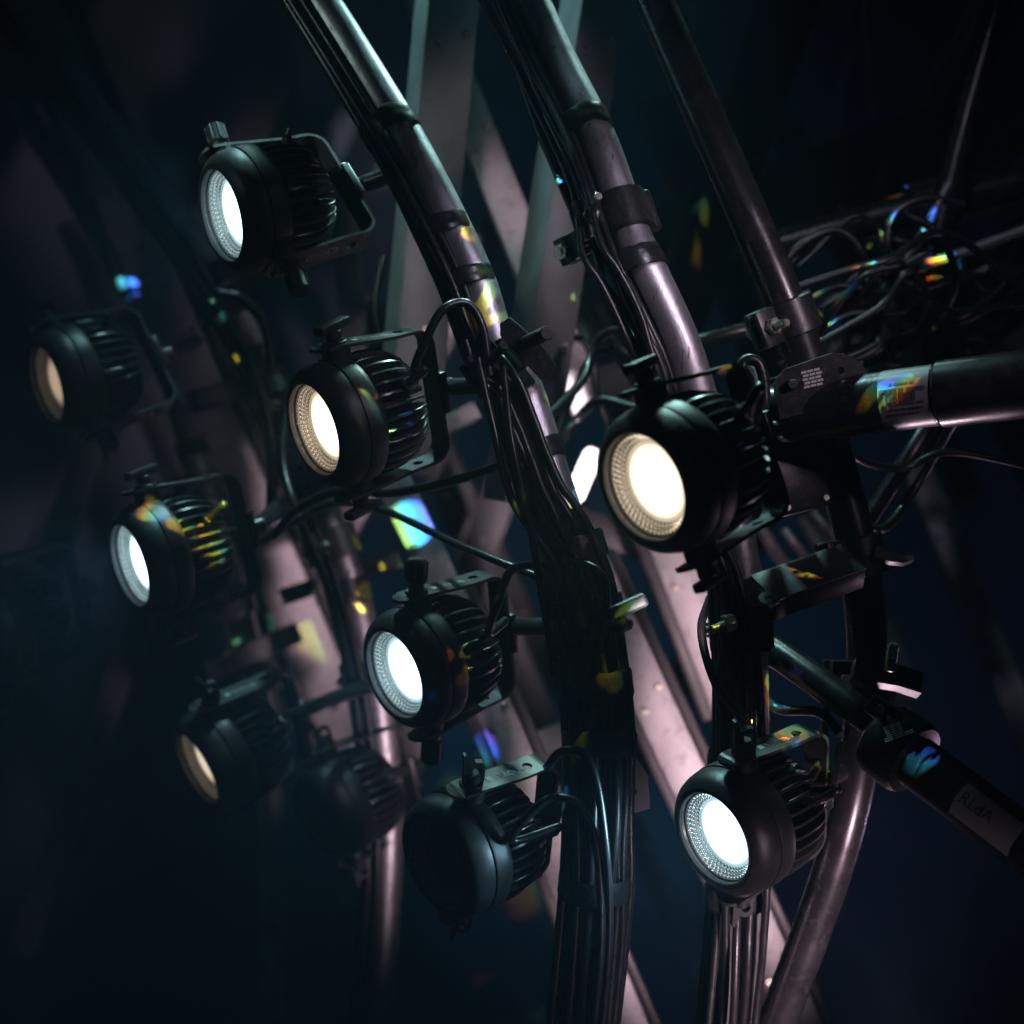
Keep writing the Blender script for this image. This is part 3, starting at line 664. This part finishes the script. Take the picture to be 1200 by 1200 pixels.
# clamp on the scuffed pipe under the brightest lamp, with the long bracket to the black pipe
c_, t_ = tan_at(path2, 735)
k4 = coupler(c_, t_, (-0.8, -0.5, 0.1), 'black clamp with a greenish bolt under the brightest warm lamp', r=0.0246, w=0.055, bolt='zinc', blen=0.02)
inv = k4.matrix_world.inverted()
make('eye_bolt', xf(join(cyl(P(834, 738, 2.47), P(852, 731, 2.48), 0.005, 18), cyl(P(849, 732, 2.48), P(859, 728, 2.485), 0.011, 6, bev=0.001)), inv), 'zinc', k4, 35)
b1 = empty('bracket', P(940, 670, 2.5), 'grey flat bracket with a ringed ear between the two right pipes', 'bracket')
inv = Matrix.Translation(-b1.location)
p0, p1_ = P(893, 690, 2.47), P(1000, 652, 2.52); ax = (p1_ - p0).normalized()
up = Vector((0.1, -0.55, 0.8)); up = (up - ax * up.dot(ax)).normalized(); Mb = Matrix((ax, up, ax.cross(up))).transposed()
make('top_plate', xf(box((p0 + p1_) / 2, ((p1_ - p0).length / 2, 0.002, 0.026), Mb, 0.0015, 2), inv), 'clamp_grey', b1, 40)
dn = ax.cross(up)
if dn.z > 0: dn = -dn
make('side_plate', xf(box((p0 + p1_) / 2 + dn * 0.024 - up * 0.016, ((p1_ - p0).length / 2, 0.014, 0.002), Mb, 0.0015, 2), inv), 'clamp_black', b1, 40)
V, F = plate(rounded(0.012, 0.012, 0.0119, 6), 0.004, (0, 0, 0.0055)); q = Matrix((ax, up, ax.cross(up))).transposed().to_4x4(); q.translation = P(901, 704, 2.455)
make('ringed_ear', xf((V, F), inv @ q), 'clamp_grey', b1, 40)
c_, t_ = tan_at(path4, 652)
k5 = coupler(c_, t_, (0.3, -0.6, 0.6), 'black clamp with a hooked ear where the flat bracket meets the black pipe', r=0.0246, w=0.05, blen=0.018)
inv = k5.matrix_world.inverted()
wing_plate(k5, inv @ local_frame(1046, 652, 2.53, 12, -35), [(-20, 12), (-4, 6), (12, 4), (24, 8), (26, 3), (14, -6), (-4, -8), (-22, -6)], 8, None, 'clamp_grey', 'hooked_ear')
# upper clamp on the black pipe
c_, t_ = tan_at(path4, 372)
k6 = coupler(c_, t_, (0.4, -0.8, 0.2), 'black clamp with bright bolt ends on the upper part of the black pipe', r=0.0246, w=0.045, blen=0.03)
# the glossy crossing tube low right
cp_, cpath = pipe('crossing_pipe', [(868, 742, 2.62), (905, 762, 2.58), (960, 800, 2.52), (1020, 843, 2.47), (1075, 884, 2.44)], 0.0185, 'pipe_black', 'thin glossy black pipe slanting between the two right pipes')
cq_, cqpath = pipe('crossing_pipe', [(1040, 868, 2.42), (1090, 905, 2.38), (1150, 950, 2.34), (1230, 1010, 2.28)], 0.030, 'pipe_black', 'thick black pipe with a paper label at the lower right corner')
hs = empty('pipe_clamp', P(1058, 862, 2.42), 'large rounded black clamp with small printed lines at the lower right', 'clamp')
inv = Matrix.Translation(-hs.location); ax = (cqpath[8] - cqpath[0]).normalized(); side = Tv - ax * Tv.dot(ax); side.normalize(); Mh = Matrix((ax, side, ax.cross(side))).transposed()
q = Mh.to_4x4(); q.translation = cqpath[0] - ax * 0.012
V, F = lathe([(0, 0.012), (-0.002, 0.034), (0.004, 0.042), (0.012, 0.0445), (0.046, 0.0445), (0.054, 0.041), (0.056, 0.0302), (0.02, 0.0302)], 48, closed=True)
make('shell', xf((V, F), inv @ q), 'clamp_black', hs, 35)
upv = ax.cross(side); upv = upv if upv.z > 0 else -upv
make('hinge_block', xf(box(P(1040, 838, 2.41), (0.022, 0.018, 0.012), Mh, 0.004, 3), inv), 'clamp_black', hs, 40)
make('screw', xf(cyl(P(1040, 838, 2.41) + side * 0.017, P(1040, 838, 2.41) + side * 0.023, 0.006, 6, bev=0.0006), inv), 'zinc', hs, 30)
L_ = []
for j in range(7):
    wl = 0.010 if j < 5 else 0.017
    for i in range(3): L_.append(box(((i - 1) * wl * 0.68 + (0.003 if j > 4 else 0), 0, -j * 0.0030), (wl * 0.30, 0.0002, 0.0009)))
qq = Matrix.Rotation(R(-18), 4, 'Y'); qq.translation = P(1052, 852, 2.37) 
# seat the printed lines on the clamp shell
cpt = q.inverted() @ P(1054, 862, 2.38); cyl_dir = Vector((0, cpt.y, cpt.z)).normalized(); seat = q @ Vector((0.026, cyl_dir.y * 0.0447, cyl_dir.z * 0.0447)); nrm = (q.to_3x3() @ cyl_dir).normalized()
xx = Vector((0.95, 0, 0.3)); xx = (xx - nrm * xx.dot(nrm)).normalized(); Mq = Matrix((xx, -nrm, xx.cross(-nrm))).transposed().to_4x4(); Mq.translation = seat + nrm * 0.0005
make('print_mark', xf(join(*L_), inv @ Mq), 'print_grey', hs, 0)
# clamp with upright bolt stub on the black pipe
c_, t_ = tan_at(path4, 800)
k7 = coupler(c_, t_, (0.4, -0.9, 0.2), 'black block clamp with an upright bolt stub on the lower black pipe', r=0.0246, w=0.05, blen=0.004)
inv = k7.matrix_world.inverted()
wing_plate(k7, inv @ local_frame(1045, 790, 2.49, 14, -22), [(-44, 10), (-34, 24), (-22, 22), (0, 14), (36, 12), (38, -14), (10, -12), (-14, -14), (-30, -20), (-44, -14)], 22, None, 'clamp_black', 'block_plate')
make('bolt_stub', xf(join(cyl(P(1043, 785, 2.475), P(1047, 756, 2.465), 0.0075, 20, bev=0.0008), cyl(P(1047, 757, 2.465), P(1047.4, 754, 2.464), 0.0045, 16)), inv), 'zinc', k7, 40)
# flange plate at the foot of the middle pipe
fl = empty('flange_plate', P(735, 925, 2.5), 'grey rounded flange plate with a screw at the foot of the middle pipe', 'plate')
inv = Matrix.Translation(-fl.location); M = local_frame(735, 925, 2.5, -12, 15)
V, F = plate([(-30 * mm, -34 * mm), (22 * mm, -30 * mm), (27 * mm, 10 * mm), (18 * mm, 34 * mm), (-4 * mm, 38 * mm), (-30 * mm, 20 * mm)], 6 * mm, None)
make('plate', xf((V, F), inv @ M), 'clamp_grey', fl, 35)
make('screw', xf(cyl(P(742, 928, 2.5), P(742, 928, 2.49), 0.005, 6, bev=0.0005), inv), 'clamp_black', fl, 35)

# ------------------------------------------------------------------ thick black tube with wrap label (right)
tp = [(900, 486, 2.46), (960, 480, 2.43), (1040, 470, 2.39), (1104, 462, 2.36)]
ht, hpath = pipe('wide_tube', tp, 0.034, 'pipe_black', 'thick black tube with a pale wrapped label at the right')
ht['category'] = 'tube'
fr = frames(hpath); i0 = along.__name__ and 0
def wrap(path, i0, i1, r, a0, a1, m, parent, name):
    fr_ = frames(path); V, F = [], []; n = 24; seg = [path[i0].lerp(path[i1], k / 4) for k in range(5)]; t, s, f = fr_[(i0 + i1) // 2]
    for p in seg:
        for k in range(n + 1):
            a = R(a0 + (a1 - a0) * k / n); V.append(p + (s * math.cos(a) + f * math.sin(a)) * r)
    for j in range(4):
        for k in range(n): F.append((j * (n + 1) + k, j * (n + 1) + k + 1, (j + 1) * (n + 1) + k + 1, (j + 1) * (n + 1) + k))
    return make(name, (V, F), m, parent, 60)
wrap(hpath, 24, 35, 0.0345, -10, 200, 'label_film', ht, 'wrap_label')
t, s, f = fr[29]
ink = []
for j, (ang, L, w) in enumerate(((118, 0.030, 0.0016), (105, 0.052, 0.0024), (92, 0.034, 0.005), (80, 0.050, 0.0012), (70, 0.046, 0.0012), (60, 0.038, 0.0012))):
    a = R(ang); nrm = s * math.cos(a) + f * math.sin(a); Mx = Matrix((t, nrm, t.cross(nrm))).transposed()
    for q_ in range(5):
        ink.append(box(hpath[29] + nrm * 0.0348 + t * ((q_ - 2) * L / 5), (L / 5 * (0.28 + 0.12 * ((q_ * 7 + j) % 3)), 0.0002, w), Mx))
make('print_lines', join(*ink), 'label_ink', ht, 0)
en = hpath[-1]; make('end_cap', tube([en - t * 0.004, en, en + t * 0.004, en + t * 0.20, en + t * 0.21], lambda u: 0.034 if u < 0.1 else (0.0375 if u < 0.9 else 0.035), 36), 'pipe_black', ht, 40)
br = empty('bracket', P(960, 440, 2.42), 'black bracket plate with a block of small print above the thick tube', 'bracket')
inv = Matrix.Translation(-br.location); M = local_frame(965, 448, 2.4, -13, 8)
V, F = plate([(-56 * mm, -30 * mm), (62 * mm, -30 * mm), (46 * mm, 12 * mm), (30 * mm, 26 * mm), (16 * mm, 30 * mm), (-40 * mm, 24 * mm), (-56 * mm, 10 * mm)], 6 * mm, (22 * mm, 8 * mm, 5 * mm))
make('plate', xf((V, F), inv @ M), 'clamp_black', br, 35)
L_ = [box((-0.012 + (i - 1) * 0.0075 + 0.0016 * (j % 2), -0.0006, 0.016 - j * 0.0042), (0.0032, 0.0002, 0.0013)) for j in range(5) for i in range(3)]
make('print_mark', xf(join(*L_), inv @ M), 'print_grey', br, 0)
make('bolt', xf(cyl(P(930, 450, 2.4), P(930, 450, 2.385), 0.006, 6, bev=0.0006), inv), 'zinc', br, 35)

# ------------------------------------------------------------------ thin rods and loose cables at the upper right
def strand(pts, r, label, group=None, m='cable_black', name='loose_cable', cat='cable', n=10):
    return tag(make(name, tube(world_path(pts, 10), r, n), m, smooth=60), label, cat, group)
strand([(1112, 215, 2.9), (1085, 265, 2.9), (1058, 308, 2.9)], 0.006, 'thin pale rod with a blue lit tip at the upper right', None, 'steel_bar_grey', 'rod', 'rod')
strand([(1068, 314, 2.95), (1110, 302, 2.95), (1160, 284, 2.95), (1230, 258, 2.95)], 0.007, 'pale grey rod running off the right edge', None, 'steel_bar_grey', 'rod', 'rod')
gr = 'loose cables fanning out at the upper right'
for k in range(11):
    r_ = random.random; x0, y0 = 1058 + 16 * (r_() - 0.5), 306 + 14 * (r_() - 0.5); dd = 2.8 + 0.35 * r_()
    x1, y1 = 945 + 13 * k + 20 * r_(), 352 + 60 * r_()
    strand([(x0 + 30 * r_(), y0 - 25 * r_(), dd), (x0, y0, dd), (x0 * 0.55 + x1 * 0.45 - 12 * r_(), y0 * 0.5 + y1 * 0.5 - 10 - 14 * r_(), dd), (x1, y1, dd + 0.05), (x1 - 25 + 20 * r_(), y1 + 50 + 50 * r_(), dd + 0.2)], 0.0036 + 0.0022 * r_(), 'thin black cable in the fan of loose cables at the upper right', gr)
for k, pts in enumerate(([(900, 330, 3.1), (960, 286, 3.1), (1030, 280, 3.1), (1080, 292, 3.1), (1110, 340, 3.15)], [(1030, 330, 3.05), (1080, 282, 3.05), (1110, 286, 3.05), (1128, 320, 3.1), (1180, 360, 3.1)],
                         [(985, 240, 3.2), (1020, 300, 3.15), (1090, 330, 3.15), (1190, 322, 3.2)], [(1000, 420, 3.1), (1060, 392, 3.1), (1130, 396, 3.1), (1220, 420, 3.1)])):
    strand(pts, 0.0055, 'thin dark cable loop hanging behind the fan of cables', 'dark cable loops at the upper right')
bar([(930, 452, 3.35), (1300, 330, 3.35)], 0.13, 0.05, 'dark_bar', 'broad dark crossbar behind the fan of loose cables')  # dark bar added only to blacken the area behind the cables
strand([(868, 505, 2.36), (866, 455, 2.34), (872, 424, 2.34), (890, 428, 2.34), (896, 468, 2.34), (884, 505, 2.33), (858, 520, 2.33)], 0.0065, 'thick black cable looping behind the brightest warm lamp')
strand([(700, 360, 3.0), (735, 420, 2.95), (800, 405, 2.9), (880, 385, 2.9), (960, 372, 2.95)], 0.010, 'dark blurred tube crossing behind the scuffed pipe', None, 'pipe_black', 'crossing_tube', 'tube')
strand([(615, 450, 2.7), (655, 412, 3.1), (676, 396, 3.2), (692, 412, 3.2), (700, 460, 3.2), (730, 540, 3.2), (790, 600, 3.1)], 0.006, 'small cable loop between the two silver pipes')
strand([(960, 700, 2.75), (1030, 590, 2.75), (1075, 520, 2.75), (1130, 430, 2.8)], 0.012, 'slim dark rod slanting up at the right', None, 'pipe_black', 'rod', 'rod')
for k, (x, y0_, y1_, q) in enumerate(((884, 640, 690, -18), (905, 612, 668, -26), (934, 620, 660, -22), (952, 606, 650, -20), (968, 598, 640, -24))):
    strand([(x - q * 0.7, y1_, 3.2 + 0.08 * (k % 3)), (x, (y0_ + y1_) / 2, 3.2), (x + q * 0.7, y0_, 3.2)], 0.007 + 0.003 * (k % 2), 'mauve blurred stub in the rack behind the flat bracket', 'mauve stubs behind the flat bracket', 'steel_bar_grey' if k % 2 else 'aluminium_bar', 'rack_tube', 'tube')
# more couplers on the blurred pipes and the main ones
for path_, y_, sd, lb, mt in ((path3, 480, (0.7, -0.6, 0.2), 'blurred clamp on the silver pipe just left of the sharp warm lamp', 'clamp_black'), (path3, 632, (0.6, -0.7, 0.2), 'blurred clamp with a yellowish bolt on the pipe between the two left rows', 'clamp_grey'),
                              (path3, 790, (-0.6, -0.7, 0.2), 'blurred clamp on the silver pipe left of the sharp cool lamp', 'clamp_black'), (path5, 575, (0.7, -0.6, 0.1), 'blurred boxy clamp inside the yoke of the left cool lamp', 'clamp_grey'),
                              (path5, 705, (0.7, -0.6, 0.1), 'blurred clamp on the pale pipe below the left cool lamp', 'clamp_grey'), (path3, 360, (0.5, -0.8, 0.2), 'blurred clamp on the silver pipe under the top cool lamp', 'clamp_black'),
                              (path5, 790, (0.6, -0.7, 0.2), 'blurred clamp above the yoke of the dim warm lamp', 'clamp_grey'), (path4, 455, (-0.7, -0.6, 0.1), 'black clamp holding the thick tube to the black pipe', 'clamp_black')):
    c_, t_ = tan_at(path_, y_); coupler(c_, t_, sd, lb, mt, r=0.0248, w=0.05, blen=0.02)
bar([(330, 700, 3.55), (470, 655, 3.55)], 0.028, 0.03, 'steel_bar_grey', 'blurred grey rung crossing the silver pipe left of the cyan patch', name='rung')
bar([(655, 600, 3.6), (770, 648, 3.6)], 0.050, 0.03, 'dark_bar', 'dark rung with pale bolts left below the brightest warm lamp', name='rung')
bar([(255, 330, 3.9), (360, 300, 3.9)], 0.040, 0.03, 'steel_bar_grey', 'blurred rung under the top cool lamp', name='rung')
bar([(640, 330, 3.75), (790, 290, 3.75)], 0.028, 0.03, 'dark_bar', 'thin dark rung between the leaning grey bar and the scuffed pipe', name='rung')
# dark pipes and couplers filling the upper right
for pts, lb, ys, rr in (([(870, 300, 3.1), (1000, 262, 3.1), (1120, 232, 3.1), (1280, 196, 3.1)], 'dark blurred pipe crossing the top right corner', (1000, 240), 0.0242),
                    ([(960, 470, 3.25), (1060, 392, 3.25), (1150, 322, 3.25), (1280, 230, 3.25)], 'dark blurred pipe slanting behind the fan of loose cables', (1, 360), 0.0242),
                    ([(1195, -80, 3.0), (1140, 110, 3.0), (1105, 250, 3.0), (1080, 360, 3.0), (1066, 470, 3.0)], 'dark blurred upright pipe behind the two grey rods', (1, 345), 0.018)):
    o_p, pp = pipe('background_pipe', pts, rr, 'pipe_black', lb)
    c_, t_ = tan_at(pp, ys[1]); coupler(c_, t_, (0.3, -0.85, 0.4), 'blurred clamp on the ' + lb.split(' blurred ')[1], 'clamp_black', r=rr + 0.0005, w=0.05, blen=0.02)
for pts in ([(985, 470, 3.0), (1010, 440, 3.0), (1050, 430, 3.0), (1090, 445, 3.0), (1110, 480, 3.0)], [(905, 330, 2.9), (935, 290, 2.9), (980, 270, 2.9), (1010, 300, 2.9), (1000, 360, 2.95), (960, 400, 3.0)], [(1060, 250, 2.85), (1100, 275, 2.85), (1120, 330, 2.9), (1090, 380, 2.95), (1040, 400, 3.0)], [(1130, 240, 2.9), (1090, 232, 2.9), (1050, 250, 2.9), (1040, 300, 2.9), (1070, 350, 2.95)]):
    strand(pts, 0.0062, 'thick dark cable loop among the pipes at the upper right', 'thick cable loops at the upper right')
# loose strands hanging between the pipes
gl_ = 'loose black cables sagging between the pipes'; lb_ = 'loose black cable sagging between the pipes'
for pts, r_ in (([(560, 420, 2.47), (578, 500, 2.45), (600, 585, 2.44), (648, 660, 2.44), (676, 740, 2.45)], 0.005), ([(590, 430, 2.46), (600, 520, 2.43), (618, 600, 2.43), (634, 690, 2.44), (650, 790, 2.45)], 0.0045),
                ([(320, 628, 2.9), (350, 596, 2.85), (400, 574, 2.8), (452, 578, 2.75), (520, 566, 2.6), (590, 545, 2.48)], 0.006), ([(300, 640, 3.0), (345, 612, 2.95), (390, 590, 2.9), (450, 598, 2.85), (540, 640, 2.6), (640, 680, 2.48)], 0.005),
                ([(338, 470, 3.1), (332, 540, 3.05), (352, 610, 3.0), (388, 690, 3.1)], 0.006), ([(630, 500, 2.6), (682, 446, 2.85), (700, 400, 2.9), (730, 388, 2.85), (770, 420, 2.8), (790, 470, 2.8)], 0.006),
                ([(640, 540, 2.7), (668, 470, 3.0), (690, 424, 3.0), (716, 412, 3.0), (745, 450, 3.0), (800, 520, 2.8)], 0.005), ([(600, 560, 2.8), (660, 512, 3.1), (700, 470, 3.1), (760, 480, 3.05), (800, 455, 3.0)], 0.007),
                ([(832, 700, 2.45), (822, 740, 2.43), (838, 800, 2.43), (872, 850, 2.46), (880, 930, 2.5)], 0.005), ([(905, 760, 2.6), (890, 800, 2.55), (910, 830, 2.55), (960, 835, 2.52), (985, 860, 2.5)], 0.006),
                ([(985, 870, 2.5), (975, 920, 2.48), (955, 965, 2.48), (940, 1010, 2.5)], 0.005), ([(640, 900, 2.46), (660, 880, 2.44), (690, 890, 2.43), (706, 960, 2.44), (714, 1090, 2.46), (700, 1270, 2.5)], 0.005),
                ([(965, 500, 2.6), (1010, 540, 2.66), (1060, 548, 2.7), (1120, 530, 2.7), (1260, 560, 2.7)], 0.005), ([(990, 600, 2.6), (1035, 620, 2.7), (1080, 560, 2.75), (1120, 490, 2.7), (1160, 440, 2.7)], 0.006),
                ([(450, 300, 3.2), (440, 360, 3.2), (455, 420, 3.2), (480, 470, 3.2)], 0.005), ([(230, 300, 3.2), (250, 340, 3.2), (282, 350, 3.2), (310, 380, 3.2), (320, 440, 3.2)], 0.008),
                ([(225, 320, 3.2), (262, 372, 3.2), (300, 440, 3.2), (318, 520, 3.2), (318, 600, 3.2)], 0.009), ([(660, 655, 2.45), (700, 668, 2.43), (712, 700, 2.44), (700, 760, 2.45)], 0.0045)):
    strand(pts, r_, lb_, gl_)
for k in range(11):
    r_ = random.random; x0, y0 = 905 + 60 * r_(), 270 + 150 * r_(); dd = 2.75 + 0.5 * r_(); x1 = 1250; y1 = 215 + 200 * r_()
    strand([(x0, y0 + 20, dd), (x0 + 60 + 30 * r_(), y0 - 40 * r_(), dd), (1030 + 50 * r_(), 265 + 110 * r_(), dd), (1110 + 20 * r_(), 260 + 130 * r_(), dd + 0.05), (x1, y1, dd + 0.1)],
           0.003 + 0.003 * r_(), 'long dark cable in the tangle running off the right edge', 'tangled cables at the upper right')
for k in range(14):   # far struts of the lattice
    x0, y0 = 80 + 82 * k + 40 * random.random(), 40 + 500 * random.random(); sl = random.choice((-0.35, 0.42, 0.5, -0.5)) ; L = 420 + 300 * random.random(); dd = 4.3 + 0.9 * random.random()
    bar([(x0, y0, dd), (x0 + sl * L, y0 + L, dd)], 0.05 + 0.03 * random.random(), 0.04, 'steel_bar_grey' if k % 3 else 'aluminium_bar', 'dim blurred strut in the far lattice behind the pipes', name='far_strut', group='struts of the far lattice')
jb = empty('rear_mount_block', P(922, 545, 2.52), 'black mount block with small screws behind the brightest warm lamp', 'box')
inv = Matrix.Translation(-jb.location); Mj = Matrix.Rotation(R(-14), 3, 'Y') @ Matrix.Rotation(R(20), 3, 'Z')  # block put in for the near-black mount mass behind the lamp
make('casing', xf(box(P(922, 545, 2.52), (0.034, 0.026, 0.058), Mj, 0.005, 2), inv), 'clamp_black', jb, 40)
for sx, sz in ((-0.026, 0.048), (0.026, 0.048), (-0.026, -0.048), (0.026, -0.048)):
    c = P(922, 545, 2.52) + Mj @ Vector((sx, -0.0255, sz)); make('screw', xf(cyl(c, c + Mj @ Vector((0, -0.003, 0)), 0.004, 8, bev=0.0005), inv), 'zinc', jb, 30)
wl = wrap(cqpath, 21, 32, 0.0304, 40, 120, 'label_film', cq_, 'paper_label')
t, s, f = frames(cqpath)[20]; org = cqpath[22]; V, F = text_vf('RLdA', 0.020); t, s, f = frames(cqpath)[26]; org = cqpath[21]; t = (cqpath[32] - cqpath[21]).normalized()
V = [org + t * (v.x + 0.004) + (s * math.cos(R(76) + v.y / 0.0306) + f * math.sin(R(76) + v.y / 0.0306)) * 0.0312 for v in V]
make('print_mark', (V, F), 'label_ink', cq_, 0)
wp = make('small_plate', xf(plate([(x * 0.001, z * 0.001) for x, z in rounded(15, 42, 13, 5)], 0.004), local_frame(684, 557, 3.0, 24, 0)), 'white_paint', smooth=40)
tag(wp, 'small bright white plate left of the brightest warm lamp', 'plate')
spot('plate_fill_spot', (0.35, 1.2, 3.5), P(684, 557, 3.0), 4.0, 420, (1.0, 0.86, 0.92), 0.6, 0.01)  # unseen narrow spot added to brighten the white plate

# ------------------------------------------------------------------ haze
hz = make('haze', box((0, 3.3, 4.0), (6.0, 4.0, 4.2)), 'curtain', smooth=0); hz['kind'] = 'stuff'
hm = bpy.data.materials.new('haze_air'); hm.use_nodes = True; nt = hm.node_tree; nt.nodes.clear()
o_ = nt.nodes.new('ShaderNodeOutputMaterial'); v_ = nt.nodes.new('ShaderNodeVolumePrincipled')
v_.inputs['Color'].default_value = (0.45, 0.75, 1.0, 1); v_.inputs['Density'].default_value = 0.008; v_.inputs['Anisotropy'].default_value = 0.35
nt.links.new(v_.outputs[0], o_.inputs['Volume']); hz.data.materials.clear(); hz.data.materials.append(hm)

# ------------------------------------------------------------------ unseen spots added to throw rainbow patches on the rig
UP = Vector((0.25, -0.55, 0.75))
def at(px, py, d, width, power, turn=0, lo=0.0, hi=1.0, long=1.0, off=UP, dist=0.8, cut=0.47):
    t = P(px, py, d); return rainbow_spot(t, t + Vector(off).normalized() * dist, width, power, turn, lo, hi, long, cut)
LF = (-0.5, -0.7, 0.5)
at(578, 350, 2.5, 70, 90, 30, 0.3, 0.9)
at(552, 268, 2.53, 40, 60, 30, 0.4, 0.8)
at(446, 424, 2.43, 60, 110, -40, 0.35, 0.75)
at(842, 486, 2.2, 50, 240, -30)
at(194, 606, 2.78, 50, 500, 20, off=LF)
at(930, 850, 2.45, 40, 260, 60, 0.45, 0.95, cut=0.33)
at(982, 842, 2.45, 30, 260, 60)
at(584, 650, 2.46, 36, 160, 30, 0.5, 1.0)
at(484, 610, 3.19, 74, 240, 20, 0.05, 0.75, off=(0.25, -0.9, 0.25), dist=0.42, cut=-0.3)
at(1055, 447, 2.35, 36, 120, 90, cut=0.38)
at(942, 660, 2.5, 44, 160, 20)
at(738, 728, 2.42, 36, 90, 30, 0.5, 0.75)
at(842, 735, 2.47, 36, 60, 30, 0.5, 0.75)
at(930, 770, 2.5, 36, 300, 30)
at(1083, 886, 2.36, 30, 420, 30, 0.15, 0.45, cut=0.43)
at(460, 262, 3.3, 60, 110, 80, 0.35, 0.9)
at(545, 712, 2.43, 44, 600, 0, 0.1, 0.6)
at(615, 905, 2.45, 44, 260, 40, 0.3, 0.7, off=LF)
at(245, 635, 2.78, 60, 700, 60, off=LF)
at(245, 640, 2.78, 50, 500, 10, 0.4, 0.9, off=(0.4, -0.5, 0.6))
at(470, 455, 2.45, 50, 500, 10, 0.2, 0.8)
at(925, 915, 2.45, 50, 400, 10, 0.1, 0.7)
at(830, 250, 3.55, 70, 120, 120, 0.4, 0.9)
at(1068, 405, 3.3, 50, 400, 70, off=(0.1, -0.9, 0.4))
at(1085, 262, 2.9, 40, 200, 0, 0.1, 0.6, off=(0.1, -0.9, 0.4))
at(1020, 262, 3.2, 60, 400, 50, off=(0.1, -0.9, 0.4))
at(990, 345, 2.85, 50, 200, 30, off=(0.1, -0.9, 0.4))
at(155, 345, 3.8, 45, 200, 0, 0.15, 0.5, off=(-0.1, -0.9, 0.2))
at(425, 700, 3.3, 50, 120, 0, 0.45, 0.8, off=(0.4, -0.8, 0.1))
at(310, 430, 3.35, 60, 120, 30, 0.3, 0.7, off=(-0.3, -0.8, 0.4))
at(1100, 300, 2.95, 40, 300, 60, off=(0.1, -0.9, 0.4))
at(1040, 285, 3.0, 50, 400, 20, off=(-0.2, -0.9, 0.3))
at(970, 335, 2.85, 40, 300, 20, off=(-0.1, -0.9, 0.3))
at(1110, 440, 2.4, 40, 200, 80, off=(0.1, -0.8, 0.5))
at(700, 400, 3.2, 60, 200, 20, 0.1, 0.6, off=(-0.1, -0.9, 0.2))
at(640, 470, 2.52, 30, 120, 20, 0.2, 0.6, off=(0.5, -0.7, 0.4))
at(668, 592, 2.5, 30, 120, 20, 0.2, 0.6, off=(0.6, -0.7, 0.4))
at(760, 912, 3.2, 40, 120, 40, 0.7, 1.0, off=(0.1, -0.9, 0.2))
at(270, 760, 3.65, 40, 200, 40, 0.45, 0.75, off=(-0.1, -0.9, 0.2))
at(345, 770, 3.55, 50, 200, 40, 0.45, 0.75, off=(-0.1, -0.9, 0.2))
at(430, 630, 3.28, 40, 200, 40, 0.45, 0.75, off=(-0.1, -0.9, 0.2))
